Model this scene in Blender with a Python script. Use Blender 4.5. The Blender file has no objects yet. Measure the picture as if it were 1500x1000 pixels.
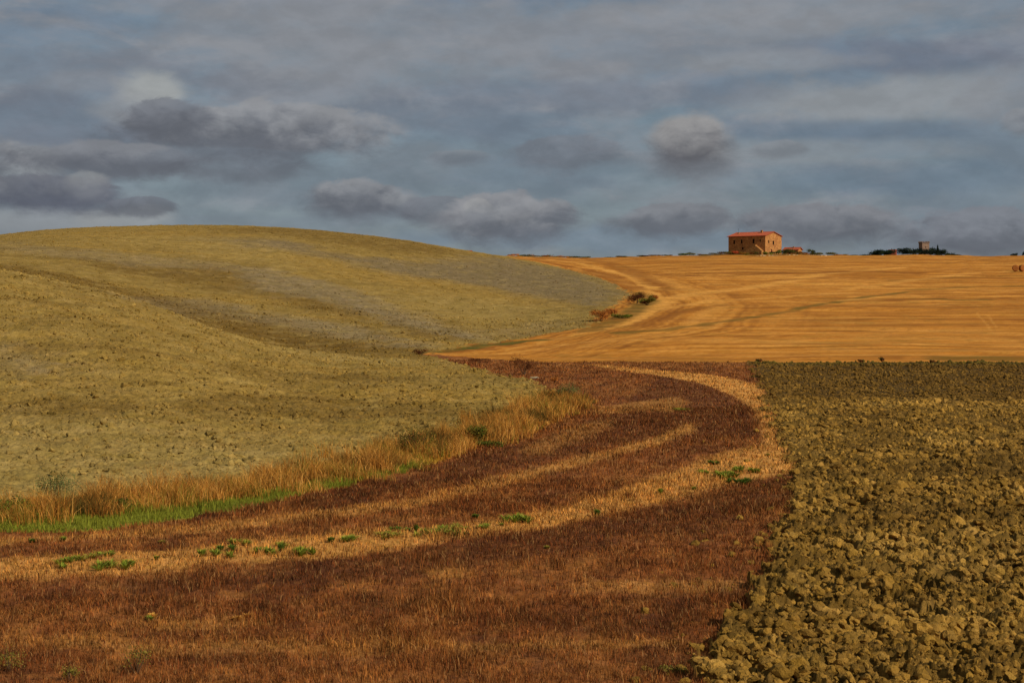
import bpy, math, random
import numpy as np
from mathutils import Vector
R = math.radians
sc = bpy.context.scene

# ------------------------------------------------------------------ camera, world, sun, exposure
F = 2308.0          # focal length in pixels of a 1500 px wide picture
HR = 430.0          # picture row of eye level
cd = bpy.data.cameras.new('camera'); cam = bpy.data.objects.new('camera', cd)
sc.collection.objects.link(cam); sc.camera = cam
cam.location = (0, 0, 0); cam.rotation_euler = (R(90), 0, 0)
cd.lens = 36.0*F/1500.0; cd.sensor_width = 36.0
cd.shift_y = -(500.0-HR)/1500.0
cd.clip_start = 0.5; cd.clip_end = 20000
sc.view_settings.view_transform = 'Standard'; sc.view_settings.look = 'None'
sc.view_settings.exposure = 0.0; sc.view_settings.gamma = 1.0
SUN_EL, SUN_AZ = 33.0, -43.0      # azimuth: angle below +x (towards the viewer)
sd = Vector((math.cos(R(SUN_EL))*math.cos(R(SUN_AZ)), math.cos(R(SUN_EL))*math.sin(R(SUN_AZ)), math.sin(R(SUN_EL))))
sl = bpy.data.lights.new('sun', 'SUN'); sl.energy = 3.9; sl.angle = R(0.5); sl.color = (1.0, 0.93, 0.82)
so = bpy.data.objects.new('sun', sl); sc.collection.objects.link(so)
so.rotation_euler = sd.to_track_quat('Z', 'Y').to_euler(); so.location = (60, -60, 80)

def lin(c):
    c = np.asarray(c, float)/255.0
    return np.where(c <= 0.04045, c/12.92, ((c+0.055)/1.055)**2.4)

class NT:
    """small helper for building node trees"""
    def __init__(s, tree): s.t = tree; s.n = tree.nodes; s.l = tree.links
    def sock(s, node, i, v):
        if v is None: return
        if isinstance(v, bpy.types.NodeSocket): s.l.new(v, node.inputs[i])
        else: node.inputs[i].default_value = v
    def math(s, op, a, b=None, c=None, clamp=False):
        n = s.n.new('ShaderNodeMath'); n.operation = op; n.use_clamp = clamp
        s.sock(n, 0, a); s.sock(n, 1, b); s.sock(n, 2, c); return n.outputs[0]
    def vmath(s, op, a, b=None):
        n = s.n.new('ShaderNodeVectorMath'); n.operation = op; s.sock(n, 0, a); s.sock(n, 1, b); return n.outputs[0]
    def mix(s, f, a, b, blend='MIX'):
        n = s.n.new('ShaderNodeMix'); n.data_type = 'RGBA'; n.blend_type = blend
        s.sock(n, 0, f); s.sock(n, 6, a); s.sock(n, 7, b); return n.outputs[2]
    def noise(s, vec, scale, detail=4, rough=0.5, dist=0.0):
        n = s.n.new('ShaderNodeTexNoise'); s.sock(n, 'Vector', vec)
        n.inputs['Scale'].default_value = scale; n.inputs['Detail'].default_value = detail
        n.inputs['Roughness'].default_value = rough; n.inputs['Distortion'].default_value = dist
        return n.outputs['Fac']
    def mapr(s, v, a, b, c=0.0, d=1.0, interp='LINEAR'):
        n = s.n.new('ShaderNodeMapRange'); n.interpolation_type = interp
        s.sock(n, 0, v); n.inputs[1].default_value = a; n.inputs[2].default_value = b
        n.inputs[3].default_value = c; n.inputs[4].default_value = d; return n.outputs[0]
    def comb(s, x, y, z):
        n = s.n.new('ShaderNodeCombineXYZ'); s.sock(n, 0, x); s.sock(n, 1, y); s.sock(n, 2, z); return n.outputs[0]
def rgba(c, k=1.0): return tuple(float(v)*k for v in c)+(1.0,)

# ---- world: Nishita sky seen through broken cloud, all laid out by direction
world = bpy.data.worlds.new('World'); sc.world = world; world.use_nodes = True
world.cycles.sampling_method = 'MANUAL'; world.cycles.sample_map_resolution = 512
wt = NT(world.node_tree); world.node_tree.nodes.clear()
SKY_K = 0.1
sky = wt.n.new('ShaderNodeTexSky'); sky.sky_type = 'NISHITA'; sky.sun_disc = False
sky.sun_elevation = R(SUN_EL); sky.sun_rotation = math.atan2(sd.x, sd.y)
sky.air_density = 1.0; sky.dust_density = 1.0
tc = wt.n.new('ShaderNodeTexCoord'); dirv = tc.outputs['Generated']
sep = wt.n.new('ShaderNodeSeparateXYZ'); wt.l.new(dirv, sep.inputs[0])
AZ = wt.math('ARCTAN2', sep.outputs[0], sep.outputs[1])                 # radians right of the view axis
EL = wt.math('ARCSINE', sep.outputs[2])
def cc(r, g, b): return rgba(lin((r*.96, g*.96, b*.95)), 1.0/SKY_K)
strv = wt.vmath('MULTIPLY', dirv, (1.0, 1.0, 2.9))
strv2 = wt.vmath('MULTIPLY', dirv, (1.0, 1.0, 2.0))
n_big = wt.noise(strv, 5.5, 6, 0.55, 0.6)
n_mid = wt.noise(strv, 16.0, 7, 0.58, 0.4)
n_fine = wt.noise(strv2, 45.0, 8, 0.68, 0.5)
n_puff = wt.noise(strv2, 24.0, 7, 0.58, 0.2)
pv = wt.vmath('ADD', wt.vmath('MULTIPLY', dirv, (1.0, 1.0, 1.35)), wt.vmath('MULTIPLY', wt.comb(wt.noise(strv2, 30, 4, .6), wt.noise(strv2, 37, 4, .6), wt.noise(strv2, 33, 4, .6)), (.035, .035, .035)))
def billow(v, sc_):
    n = wt.n.new('ShaderNodeTexVoronoi'); n.feature = 'F1'; n.inputs['Scale'].default_value = sc_; n.inputs['Detail'].default_value = 2.0
    n.inputs['Roughness'].default_value = .5; n.normalize = True; wt.l.new(v, n.inputs['Vector']); return n.outputs['Distance']
n_bil = billow(pv, 26.0); n_bilu = billow(wt.vmath('ADD', pv, (0.0, 0.0, 0.009)), 26.0)
brel = wt.math('SUBTRACT', n_bilu, n_bil)
n_shape = wt.noise(strv2, 11.0, 5, 0.5, 0.5)
up = wt.vmath('ADD', strv2, (0.0, 0.0, 0.016)); n_up = wt.noise(up, 24.0, 4, 0.55, 0.2); n_lo = wt.noise(strv2, 24.0, 4, 0.55, 0.2)
relief = wt.math('SUBTRACT', n_lo, n_up)          # billow tops catch the light, undersides stay dull
# blue-grey gaps come from the sky texture dimmed by thin high cloud
gap = wt.mix(0.82, sky.outputs[0], cc(106, 122, 138))
f1 = wt.mapr(wt.math('ADD', wt.math('MULTIPLY', n_big, 0.6), wt.math('MULTIPLY', n_mid, 0.4)), 0.40, 0.58, 0, 1, 'SMOOTHSTEP')
fe = wt.mapr(EL, R(1.0), R(7.5), 0.25, 0.95, 'SMOOTHSTEP')
base = wt.mix(wt.math('MULTIPLY', f1, fe), gap, cc(137, 142, 152))
f2 = wt.mapr(n_mid, 0.52, 0.72, 0, 0.55, 'SMOOTHSTEP')
base = wt.mix(f2, base, cc(152, 155, 162))
f3 = wt.mapr(n_big, 0.36, 0.50, 0.35, 0, 'SMOOTHSTEP')
base = wt.mix(f3, base, cc(112, 120, 138))
def ang(px, row): return math.atan((px-750)/F), math.atan((HR-row)/F*math.cos(math.atan((px-750)/F)))
def patch(base, px, row, w, h, col, amt, rag=0.55, soft=0.9):
    a, e = ang(px, row)
    dx = wt.math('MULTIPLY', wt.math('SUBTRACT', AZ, a), F/w)
    dy = wt.math('MULTIPLY', wt.math('SUBTRACT', EL, e), F/h)
    r = wt.math('SQRT', wt.math('ADD', wt.math('MULTIPLY', dx, dx), wt.math('MULTIPLY', dy, dy)))
    r = wt.math('ADD', r, wt.math('MULTIPLY', wt.math('SUBTRACT', n_puff, 0.5), rag*4))
    m = wt.mapr(r, 1.0+soft*0.5, 1.0-soft*0.5, 0, amt, 'SMOOTHSTEP')
    return wt.mix(m, base, col), dx, dy, r
def cumulus(base, px, row, w, h, amt=0.9, top=(150, 152, 158), bot=(102, 106, 116), rag=0.5, soft=0.6, tilt=0.0, rel=3.5):
    a, e = ang(px, row)
    dx = wt.math('MULTIPLY', wt.math('SUBTRACT', AZ, a), F/w)
    dy = wt.math('MULTIPLY', wt.math('SUBTRACT', EL, e), F/h)
    r = wt.math('SQRT', wt.math('ADD', wt.math('MULTIPLY', dx, dx), wt.math('MULTIPLY', dy, dy)))
    rr = wt.math('ADD', r, wt.math('MULTIPLY', wt.math('SUBTRACT', n_shape, 0.5), rag*2.2))
    rr = wt.math('ADD', rr, wt.math('MULTIPLY', wt.math('SUBTRACT', n_bil, 0.33), rag*1.7))
    rr = wt.math('ADD', rr, wt.math('MULTIPLY', wt.math('SUBTRACT', n_fine, 0.5), rag*1.5))
    sv = wt.mapr(wt.math('ADD', dy, wt.math('MULTIPLY', n_shape, .4)), -.5, .9, soft*1.5, soft*.38)         # crisp heads, ragged soft undersides
    m = wt.mapr(wt.math('DIVIDE', wt.math('SUBTRACT', 1.0, rr), sv), -.5, .5, 0, amt, 'SMOOTHSTEP')
    sh = wt.math('ADD', dy, wt.math('MULTIPLY', wt.math('SUBTRACT', n_fine, 0.5), .9)); sh = wt.math('ADD', sh, wt.math('MULTIPLY', brel, rel))
    sh = wt.math('ADD', sh, wt.math('MULTIPLY', dx, tilt))
    sh = wt.mapr(sh, -0.6, 1.0, 0, 1, 'SMOOTHSTEP')
    col = wt.mix(sh, cc(*bot), cc(*top))
    return wt.mix(m, base, col)
# broad tonal areas: light veils and darker stretches
for p in [(560, 60, 330, 60, cc(142, 145, 152), .55), (1290, 150, 170, 34, cc(154, 157, 161), .7), (950, 60, 260, 50, cc(140, 143, 151), .5),
          (1150, 20, 240, 26, cc(150, 152, 158), .5), (70, 190, 170, 60, cc(108, 117, 134), .6), (120, 110, 240, 34, cc(120, 127, 141), .5),
          (1330, 80, 190, 22, cc(112, 120, 138), .6), (1260, 192, 170, 16, cc(108, 124, 142), .7), (830, 140, 260, 22, cc(118, 127, 143), .5),
          (1180, 222, 190, 18, cc(142, 149, 156), .55), (640, 175, 170, 26, cc(112, 124, 140), .6), (760, 250, 190, 26, cc(112, 127, 141), .55),
          (1300, 262, 220, 22, cc(108, 126, 144), .6), (580, 240, 110, 30, cc(128, 138, 148), .55), (420, 272, 170, 38, cc(118, 131, 143), .7),
          (228, 136, 46, 26, cc(170, 173, 173), .75), (185, 160, 50, 22, cc(150, 154, 160), .6), (115, 120, 60, 16, cc(138, 143, 152), .5), (1150, 90, 120, 16, cc(150, 153, 158), .5),
          (60, 320, 120, 20, cc(150, 154, 160), .7), (180, 318, 60, 18, cc(160, 163, 166), .6), (1480, 300, 90, 30, cc(124, 138, 152), .5),
          (30, 238, 50, 26, cc(154, 157, 161), .7), (1480, 150, 70, 40, cc(140, 144, 152), .6), (900, 350, 260, 18, cc(120, 138, 156), .6)]:
    base = patch(base, *p)[0]
for p in [dict(px=360, row=192, w=178, h=42, amt=.93, tilt=.25), dict(px=255, row=172, w=62, h=30, amt=.85, top=(122, 126, 136)),
          dict(px=160, row=234, w=125, h=25, amt=.88, top=(134, 137, 145)), dict(px=70, row=284, w=100, h=28, amt=.93, top=(118, 121, 131), bot=(92, 96, 110)),
          dict(px=212, row=302, w=44, h=13, amt=.75, top=(116, 120, 131), rag=.9), dict(px=330, row=240, w=120, h=26, amt=.6, top=(112, 120, 132)),
          dict(px=525, row=290, w=84, h=31, amt=.9), dict(px=640, row=308, w=52, h=20, amt=.8, top=(124, 128, 138)),
          dict(px=740, row=322, w=86, h=38, amt=.9, top=(150, 151, 157), tilt=-.35), dict(px=1012, row=212, w=56, h=42, amt=.97, top=(158, 157, 159), bot=(98, 99, 106), rag=.3, soft=.9, rel=2.0),
          dict(px=1005, row=322, w=92, h=26, amt=.88, top=(134, 137, 145)), dict(px=1180, row=328, w=115, h=30, amt=.9, top=(136, 138, 146)),
          dict(px=1450, row=342, w=92, h=30, amt=.9, top=(132, 136, 146)), dict(px=830, row=223, w=80, h=24, amt=.6, top=(126, 130, 140), bot=(106, 109, 119)),
          dict(px=670, row=232, w=50, h=13, amt=.45, bot=(106, 109, 119)), dict(px=1140, row=220, w=42, h=14, amt=.45, bot=(112, 114, 122)),
          dict(px=1492, row=180, w=28, h=20, amt=.6, bot=(112, 114, 122)),
          dict(px=120, row=268, w=26, h=16, amt=.42, top=(168, 170, 171), bot=(146, 148, 153), rag=1.0, soft=1.4, rel=1), dict(px=700, row=308, w=22, h=16, amt=.6, top=(168, 168, 170), bot=(134, 137, 144)),
          dict(px=-200, row=230, w=190, h=60), dict(px=1750, row=290, w=170, h=45), dict(px=2100, row=200, w=200, h=60), dict(px=-600, row=300, w=200, h=40)]:
    base = cumulus(base, **p)
rl = wt.mapr(wt.math('ADD', relief, wt.math('MULTIPLY', wt.math('SUBTRACT', n_fine, .5), .55)), -.16, .16, .93, 1.07)
base = wt.mix(1.0, base, wt.comb(rl, rl, rl), 'MULTIPLY')
bg = wt.n.new('ShaderNodeBackground'); bg.inputs[1].default_value = SKY_K
wt.l.new(base, bg.inputs[0]); wo = wt.n.new('ShaderNodeOutputWorld'); wt.l.new(bg.outputs[0], wo.inputs[0])

# ------------------------------------------------------------------ numpy noise
def _h(ix, iy, seed):
    h = (ix.astype(np.int64)*374761393 + iy.astype(np.int64)*668265263 + seed*1442695041) & 0xffffffff
    h = ((h ^ (h >> 13))*1274126177) & 0xffffffff
    return (h ^ (h >> 16)) & 0xffffffff
def perlin(x, y, seed=0):
    x0 = np.floor(x); y0 = np.floor(y); fx = x-x0; fy = y-y0
    ix = x0.astype(np.int64); iy = y0.astype(np.int64)
    u = fx*fx*fx*(fx*(fx*6-15)+10); v = fy*fy*fy*(fy*(fy*6-15)+10)
    def g(dx, dy):
        a = _h(ix+dx, iy+dy, seed).astype(np.float64)*(2*np.pi/4294967296.0)
        return np.cos(a)*(fx-dx)+np.sin(a)*(fy-dy)
    a = g(0, 0); b = g(1, 0); c = g(0, 1); d = g(1, 1)
    return (a+(b-a)*u+(c-a)*v+(a-b-c+d)*u*v)*1.5
def fbm(x, y, octv=4, seed=0, gain=0.5):
    s = 0; a = 1; t = 0
    for o in range(octv):
        s = s+a*perlin(x, y, seed+o*17); t += a; a *= gain; x = x*2.03+11.3; y = y*2.03-7.1
    return s/t
def sst(a, b, x):
    t = np.clip((x-a)/(b-a), 0, 1); return t*t*(3-2*t)

# ------------------------------------------------------------------ land form: (px, distance, row) survey points
CP = []
def cp(px, *dr):
    for d, r in dr: CP.append((px, d, r))
near = ((3, 1660), (8, 1260), (15, 1150), (24, 1055), (35, 858.6), (50, 730))
for px in (-900, -300, 100, 500, 900, 1300, 1700, 2400): cp(px, *near[:5])
for px in (100, 500, 900, 1300, 1700, 2400): cp(px, near[5])
for px in (700, 1000, 1300, 1700, 2400): cp(px, (70, 644))
cp(850, (88, 600.5), (105, 573)); cp(1000, (88, 600.5), (105, 573), (125, 550))
for px in (1150, 1300, 1500, 1800, 2400): cp(px, (84, 606), (96, 588), (105, 586), (117, 574), (132, 553), (150, 530))
cp(1000, (150, 530)); cp(860, (110, 566), (125, 550), (150, 530), (180, 506), (200, 488), (230, 465), (280, 434), (330, 410), (370, 401), (420, 393), (480, 384), (560, 379.0), (640, 378.2), (750, 382))
for px, cr in ((1000, 375.6), (1200, 374.4), (1350, 374.6), (1440, 376.6), (1520, 375.6), (1800, 374), (2400, 377)):
    cp(px, (180, 500), (220, 470), (270, 440), (330, 415), (400, 393), (500, cr+4.2), (600, cr), (660, cr-.1), (780, cr+6))
cp(930, (150, 530), (180, 501), (220, 469), (260, 444), (290, 430), (330, 417), (400, 398), (500, 383), (620, 377.2))
cp(740, (82, 614), (95, 590), (110, 567), (125, 551), (150, 530), (165, 520), (180, 511), (200, 493), (240, 460), (290, 425), (350, 395), (420, 378), (480, 376.5), (600, 376), (720, 379))
cp(600, (66, 660), (80, 617), (100, 578), (125, 545), (140, 532), (150, 526), (165, 516), (185, 498), (210, 475), (250, 440), (300, 405), (350, 377), (400, 359), (430, 354), (500, 357), (600, 372), (720, 385))
cp(400, (57, 695), (70, 640), (90, 588), (115, 545), (138, 516), (150, 507), (166, 508), (180, 500), (203, 472), (250, 420), (300, 380), (350, 350), (400, 336), (440, 333), (550, 345), (700, 372))
cp(200, (53, 715), (70, 620), (95, 540), (125, 480), (148, 448), (163, 440), (180, 449), (200, 447), (215, 436), (245, 405), (300, 365), (350, 343), (400, 333), (450, 332), (550, 345), (700, 370))
cp(60, (50, 727), (65, 640), (90, 555), (120, 470), (142, 425), (160, 407), (180, 416), (203, 415), (222, 401), (248, 384), (290, 358), (340, 343), (400, 338), (460, 341), (600, 366))
cp(-60, (48, 737), (60, 660), (80, 580), (105, 500), (135, 425), (158, 389), (177, 397), (197, 400), (217, 393), (242, 380), (280, 364), (330, 355), (380, 352), (450, 354), (600, 372))
cp(-300, (45, 760), (60, 665), (90, 550), (130, 430), (160, 392), (200, 385), (260, 372), (350, 364), (450, 362), (600, 375))
cp(-900, (45, 760), (60, 665), (90, 550), (130, 440), (160, 400), (200, 390), (260, 376), (350, 368), (450, 366), (600, 380))
cp(1110, (608, 371.6), (590, 374.9)); cp(1055, (612, 373.4)); cp(1175, (618, 373.2)); cp(1230, (620, 374.8)); cp(985, (612, 375))
for px in (-900, 0, 700, 1000, 1600, 2400): cp(px, (950, 402), (1500, 402), (2600, 420), (5000, 430))
cp(1330, (1000, 396), (1530, 373.6), (2000, 385)); cp(1250, (1500, 381)); cp(1420, (1500, 380))
CPn = np.array(CP)
def _uv(px, d): return np.stack([np.clip(px, -900, 2400)/230.0, np.log(d)*4.2], -1)
P = _uv(CPn[:, 0], CPn[:, 1]); N = len(P)
def _k(r2): return 0.5*r2*np.log(r2+1e-12)
D2 = ((P[:, None]-P[None])**2).sum(-1)
A = np.zeros((N+3, N+3)); A[:N, :N] = _k(D2)+np.eye(N)*0.01
A[:N, N] = 1; A[:N, N+1:] = P; A[N, :N] = 1; A[N+1:, :N] = P.T
VAL = (CPn[:, 2]-HR)/150.0
W = np.linalg.solve(A, np.concatenate([VAL, np.zeros(3)]))
def tps(px, d):
    q = _uv(px, d); out = np.empty(len(q))
    for i in range(0, len(q), 20000):
        b = q[i:i+20000]; r2 = ((b[:, None]-P[None])**2).sum(-1)
        out[i:i+20000] = _k(r2)@W[:N]+W[N]+b@W[N+1:]
    return out*150.0+HR
# grid for quick look-up (bicubic is not needed at this spacing)
GX = np.arange(-940, 2441, 10.0); GL = np.linspace(math.log(2.6), math.log(6500), 900)
gx, gl = np.meshgrid(GX, GL)
GR = tps(gx.ravel(), np.exp(gl.ravel())).reshape(gx.shape)
def row_at(px, d):
    fx = np.clip((np.clip(px, -930, 2430)-GX[0])/10.0, 0, len(GX)-1.001)
    fl = np.clip((np.log(np.maximum(d, 2.7))-GL[0])/(GL[1]-GL[0]), 0, len(GL)-1.001)
    ix = fx.astype(int); il = fl.astype(int); fx = fx-ix; fl = fl-il
    return (GR[il, ix]*(1-fx)*(1-fl)+GR[il, ix+1]*fx*(1-fl)+GR[il+1, ix]*(1-fx)*fl+GR[il+1, ix+1]*fx*fl)
def height(x, y):
    """height of the bare land at a point in plan"""
    x = np.asarray(x, float); y = np.asarray(y, float)
    d = np.maximum(y, 3.0)
    return -(row_at(750+x/d*F, d)-HR)/F*d
SD = np.exp(np.linspace(math.log(20), math.log(5000), 3000))
def ground_at(px, row, dmin=20, dmax=5000):
    """plan position of the piece of land seen there"""
    d = SD[(SD >= dmin) & (SD <= dmax)]
    r = row_at(np.full(len(d), float(px)), d)
    k = np.nonzero(r <= row)[0]
    i = k[0] if len(k) else int(np.argmin(r))
    if i > 0 and r[i-1] > row > r[i]:
        t = (r[i-1]-row)/(r[i-1]-r[i]); dd = d[i-1]+(d[i]-d[i-1])*t
    else: dd = d[i]
    return ((px-750)/F*dd, dd)
def world_poly(pts):
    return np.array([p[1] if p[0] == 'w' else ground_at(*p) for p in pts])
def inside(poly, x, y):
    x = np.asarray(x, float); y = np.asarray(y, float)
    res = np.zeros(x.shape, bool); n = len(poly)
    bx0, by0 = poly.min(0); bx1, by1 = poly.max(0)
    m = (x >= bx0) & (x <= bx1) & (y >= by0) & (y <= by1)
    xs = x[m]; ys = y[m]; r = np.zeros(xs.shape, bool)
    for i in range(n):
        x1, y1 = poly[i]; x2, y2 = poly[(i+1) % n]
        if y1 == y2: continue
        c = ((y1 > ys) != (y2 > ys)) & (xs < (x2-x1)*(ys-y1)/(y2-y1)+x1)
        r ^= c
    res[m] = r; return res
def dist_line(pl, x, y):
    best = np.full(np.shape(x), 1e9)
    for (x1, y1), (x2, y2) in zip(pl[:-1], pl[1:]):
        dx, dy = x2-x1, y2-y1; L = dx*dx+dy*dy+1e-9
        t = np.clip(((x-x1)*dx+(y-y1)*dy)/L, 0, 1)
        best = np.minimum(best, np.hypot(x-x1-t*dx, y-y1-t*dy))
    return best

# ------------------------------------------------------------------ the fields, in plan
HILL_EDGE = [(0, 740), (200, 722), (400, 702), (500, 685), (600, 661), (700, 636), (780, 606), (812, 588), (803, 574), (770, 558), (720, 545), (660, 531), (622, 520), (640, 513), (700, 504), (760, 497), (862, 479), (872, 466), (925, 432), (905, 418), (880, 408), (820, 392), (780, 383), (742, 377)]
VERGE_LOW = [(845, 582), (790, 622), (700, 656), (620, 684), (500, 713), (400, 736), (300, 752), (250, 766), (100, 779), (0, 783)]
PLOUGH_EDGE = [(1100, 531), (1106, 550), (1120, 570), (1128, 600), (1142, 640), (1158, 670), (1168, 700), (1162, 760), (1112, 850), (1095, 890), (1045, 950), (1038, 1000)]
hillp = world_poly([('w', (-300, 30))]+[('w', (-40, 42))]+[(-150, 752)]+HILL_EDGE+[('w', (2, 520)), ('w', (-20, 760)), ('w', (-900, 760)), ('w', (-900, 30))])
plp = world_poly(PLOUGH_EDGE+[('w', (3.4, 20)), ('w', (2.5, -30)), ('w', (400, -30)), ('w', (400, 150.5)), ('w', (60, 150.3))])
ysplit = [(-400, 152), tuple(ground_at(640, 520)), tuple(ground_at(780, 530)), tuple(ground_at(1100, 531)), (60, 150.3), (400, 150.5)]
ysx = [p[0] for p in ysplit]; ysy = [p[1] for p in ysplit]
vergep = world_poly([(-150, 752)]+HILL_EDGE[:9]+VERGE_LOW+[(-150, 795), ('w', (-60, 40)), ('w', (-60, 44))])
T2 = world_poly([(1160, 655), (1130, 652), (1060, 662), (1010, 682), (950, 704), (880, 727), (800, 749), (700, 766), (600, 773), (500, 781), (400, 791), (300, 801), (150, 811), (0, 822), (-200, 830), (-200, 862), (0, 850), (100, 845), (200, 838), (300, 828), (400, 822), (500, 815), (600, 800), (700, 785), (800, 772), (860, 760), (950, 742), (1040, 715), (1100, 705), (1165, 690)])
T1 = world_poly([(860, 533), (960, 542), (1060, 552), (1118, 565), (1132, 600), (1146, 650), (1165, 685), (1160, 700), (1128, 668), (1118, 640), (1112, 610), (1075, 580), (1040, 565), (980, 553), (900, 542)])
T3 = world_poly([(1015, 618), (960, 642), (880, 662), (800, 681), (700, 708), (600, 733), (500, 744), (400, 756), (250, 772), (100, 784), (0, 792), (-200, 800), (-200, 806), (0, 799), (250, 783), (400, 768), (500, 758), (600, 746), (700, 722), (800, 696), (880, 674), (960, 653), (1020, 630)])
T4 = world_poly([(860, 598), (940, 588), (990, 580), (1010, 588), (990, 604), (930, 604), (860, 608)])
T5 = world_poly([(760, 660), (840, 625), (880, 615), (900, 622), (850, 645), (790, 668)])
FRONT_TAN = [world_poly(q) for q in ([(840, 855), (960, 848), (1090, 850), (1080, 866), (950, 868), (850, 866)], [(190, 905), (330, 900), (420, 912), (320, 922), (200, 918)], [(0, 925), (220, 940), (420, 935), (700, 940), (1000, 935), (1000, 950), (600, 955), (200, 955), (0, 945)], [(620, 835), (680, 830), (700, 842), (640, 848)])]
DARKB = [world_poly(q) for q in ([(150, 850), (400, 828), (600, 806), (860, 768), (1100, 712), (1165, 700), (1165, 740), (900, 800), (600, 845), (350, 868), (170, 875)],
    [(250, 765), (400, 738), (620, 688), (800, 640), (900, 600), (980, 540), (1040, 560), (1100, 600), (1115, 640), (1000, 640), (880, 655), (700, 700), (500, 735), (380, 752)],
    [(800, 900), (1000, 890), (1040, 900), (1000, 935), (850, 930), (780, 915)])]
def soft(poly, x, y, jit, freq, k=6, seed=0):
    """membership 0..1 of a patch whose edge wanders; several jittered reads average to a feathered edge"""
    out = np.zeros(len(x)); e = jit*2; a = poly.min(0)-e; b = poly.max(0)+e
    m = (x > a[0]) & (x < b[0]) & (y > a[1]) & (y < b[1])
    if not m.any(): return out
    x, y = x[m], y[m]; s = 0
    fx = [fbm(x*freq, y*freq, 3, seed+i*31)*jit*2 for i in range(4)]
    for i in range(k):
        jx = fx[i % 4]*(1 if i < 4 else -.6); jy = fx[(i*3+1) % 4]*(1 if i % 2 else -1)
        s = s+inside(poly, x+jx, y+jy)
    out[m] = s/float(k); return out

C = {k: lin(v) for k, v in dict(hill=(135, 108, 50), hill_grey=(126, 108, 75), hill_flank=(112, 95, 66), hill_pale=(150, 129, 74), hill_dark=(96, 70, 22), hill_light=(158, 131, 70), hill_gold=(142, 110, 46),
     plough=(145, 108, 42), plough_dark=(90, 64, 22), plough_light=(178, 138, 64), brown=(130, 75, 33), brown_dark=(82, 44, 20), brown_mid=(154, 100, 46), tan=(192, 136, 64), straw=(206, 160, 96),
     gold=(178, 114, 36), gold_dark=(130, 76, 18), gold_olive=(112, 84, 26), gold_light=(206, 144, 62), green=(116, 116, 34), green_dark=(64, 72, 18), orange=(182, 112, 36), scrub=(110, 84, 36)).items()}
for k_, v_ in C.items():
    l_ = float(v_@np.array([.21, .72, .07])); C[k_] = np.clip(l_+(v_-l_)*1.0, .004, 1)
ALB = 1.12      # surface colour over picture colour for this sun and exposure
def field_of(x, y):
    """0 stubble (gold), 1 ploughed hill, 2 ploughed plain, 3 fallow brown, 4 verge, 5 far land"""
    r = np.zeros(x.shape, int); y0 = y
    j = np.clip(y/90.0, .6, 1.6); x = x+fbm(x*.7, y*.7, 4, 91, .6)*1.5*j; y = y+fbm(x*.7+9, y*.7, 4, 92, .6)*1.1*j
    yl = np.interp(x, ysx, ysy)
    r[y < yl] = 3
    r[inside(plp, x, y)] = 2
    r[inside(vergep, x, y)] = 4
    r[inside(hillp, x, y)] = 1
    r[(y > 760)] = 5
    return r
HB = [  # painted shade of the fold first, then soil bands on the hill: outline, colour, feather (m)
    ([(0, 392), (60, 404), (130, 424), (190, 441), (330, 470), (480, 500), (560, 512), (560, 518), (440, 505), (300, 476), (180, 441), (90, 412), (0, 396), (0, 384), (100, 404), (200, 428)], 'hill_dark', 3, .8),
    ([(160, 428), (300, 440), (420, 462), (520, 478), (600, 500), (640, 508), (600, 512), (500, 496), (400, 478), (300, 462), (180, 440)], 'hill_grey', 3, .9),
    ([(100, 372), (240, 392), (330, 385), (420, 410), (560, 452), (640, 480), (700, 494), (640, 500), (520, 468), (400, 440), (300, 420), (120, 392)], 'hill_dark', 5, .75),
    ([(330, 385), (470, 410), (560, 440), (660, 480), (715, 496), (690, 502), (600, 480), (480, 442), (380, 425)], 'hill_grey', 3, .9),
    ([(0, 352), (60, 362), (200, 372), (330, 384), (330, 398), (180, 388), (0, 370)], 'hill_grey', 4, .6),
    ([(300, 348), (420, 352), (520, 375), (620, 385), (740, 378), (830, 396), (925, 432), (870, 450), (760, 432), (660, 412), (560, 402), (460, 372), (330, 362)], 'hill_flank', 6, .95),
    ([(330, 334), (480, 335), (600, 352), (680, 370), (640, 378), (540, 366), (440, 348), (340, 342)], 'hill_dark', 6, .6),
    ([(420, 368), (520, 392), (640, 410), (760, 430), (840, 445), (800, 452), (680, 436), (560, 415), (440, 392)], 'hill_gold', 5, .7),
    ([(200, 345), (380, 352), (420, 368), (440, 400), (340, 380), (150, 352)], 'hill_light', 6, .35),
    ([(520, 425), (640, 432), (760, 440), (860, 462), (800, 478), (700, 470), (600, 450)], 'hill_light', 6, .35),
    ([(700, 486), (800, 470), (860, 474), (800, 490), (740, 497)], 'hill_grey', 3, .35),
    ([(250, 590), (420, 575), (600, 590), (720, 605), (650, 620), (450, 612), (260, 610)], 'hill_dark', 1.5, .5),
    ([(0, 590), (120, 578), (230, 600), (120, 622), (0, 615)], 'hill_dark', 1.5, .45),
    ([(350, 540), (520, 545), (640, 560), (560, 572), (380, 562)], 'hill_dark', 2, .35),
    ([(0, 500), (60, 515), (90, 545), (40, 560), (0, 550)], 'hill_grey', 2, .7)]
HBW = [(world_poly(o), c, f, a) for o, c, f, a in HB]
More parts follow.
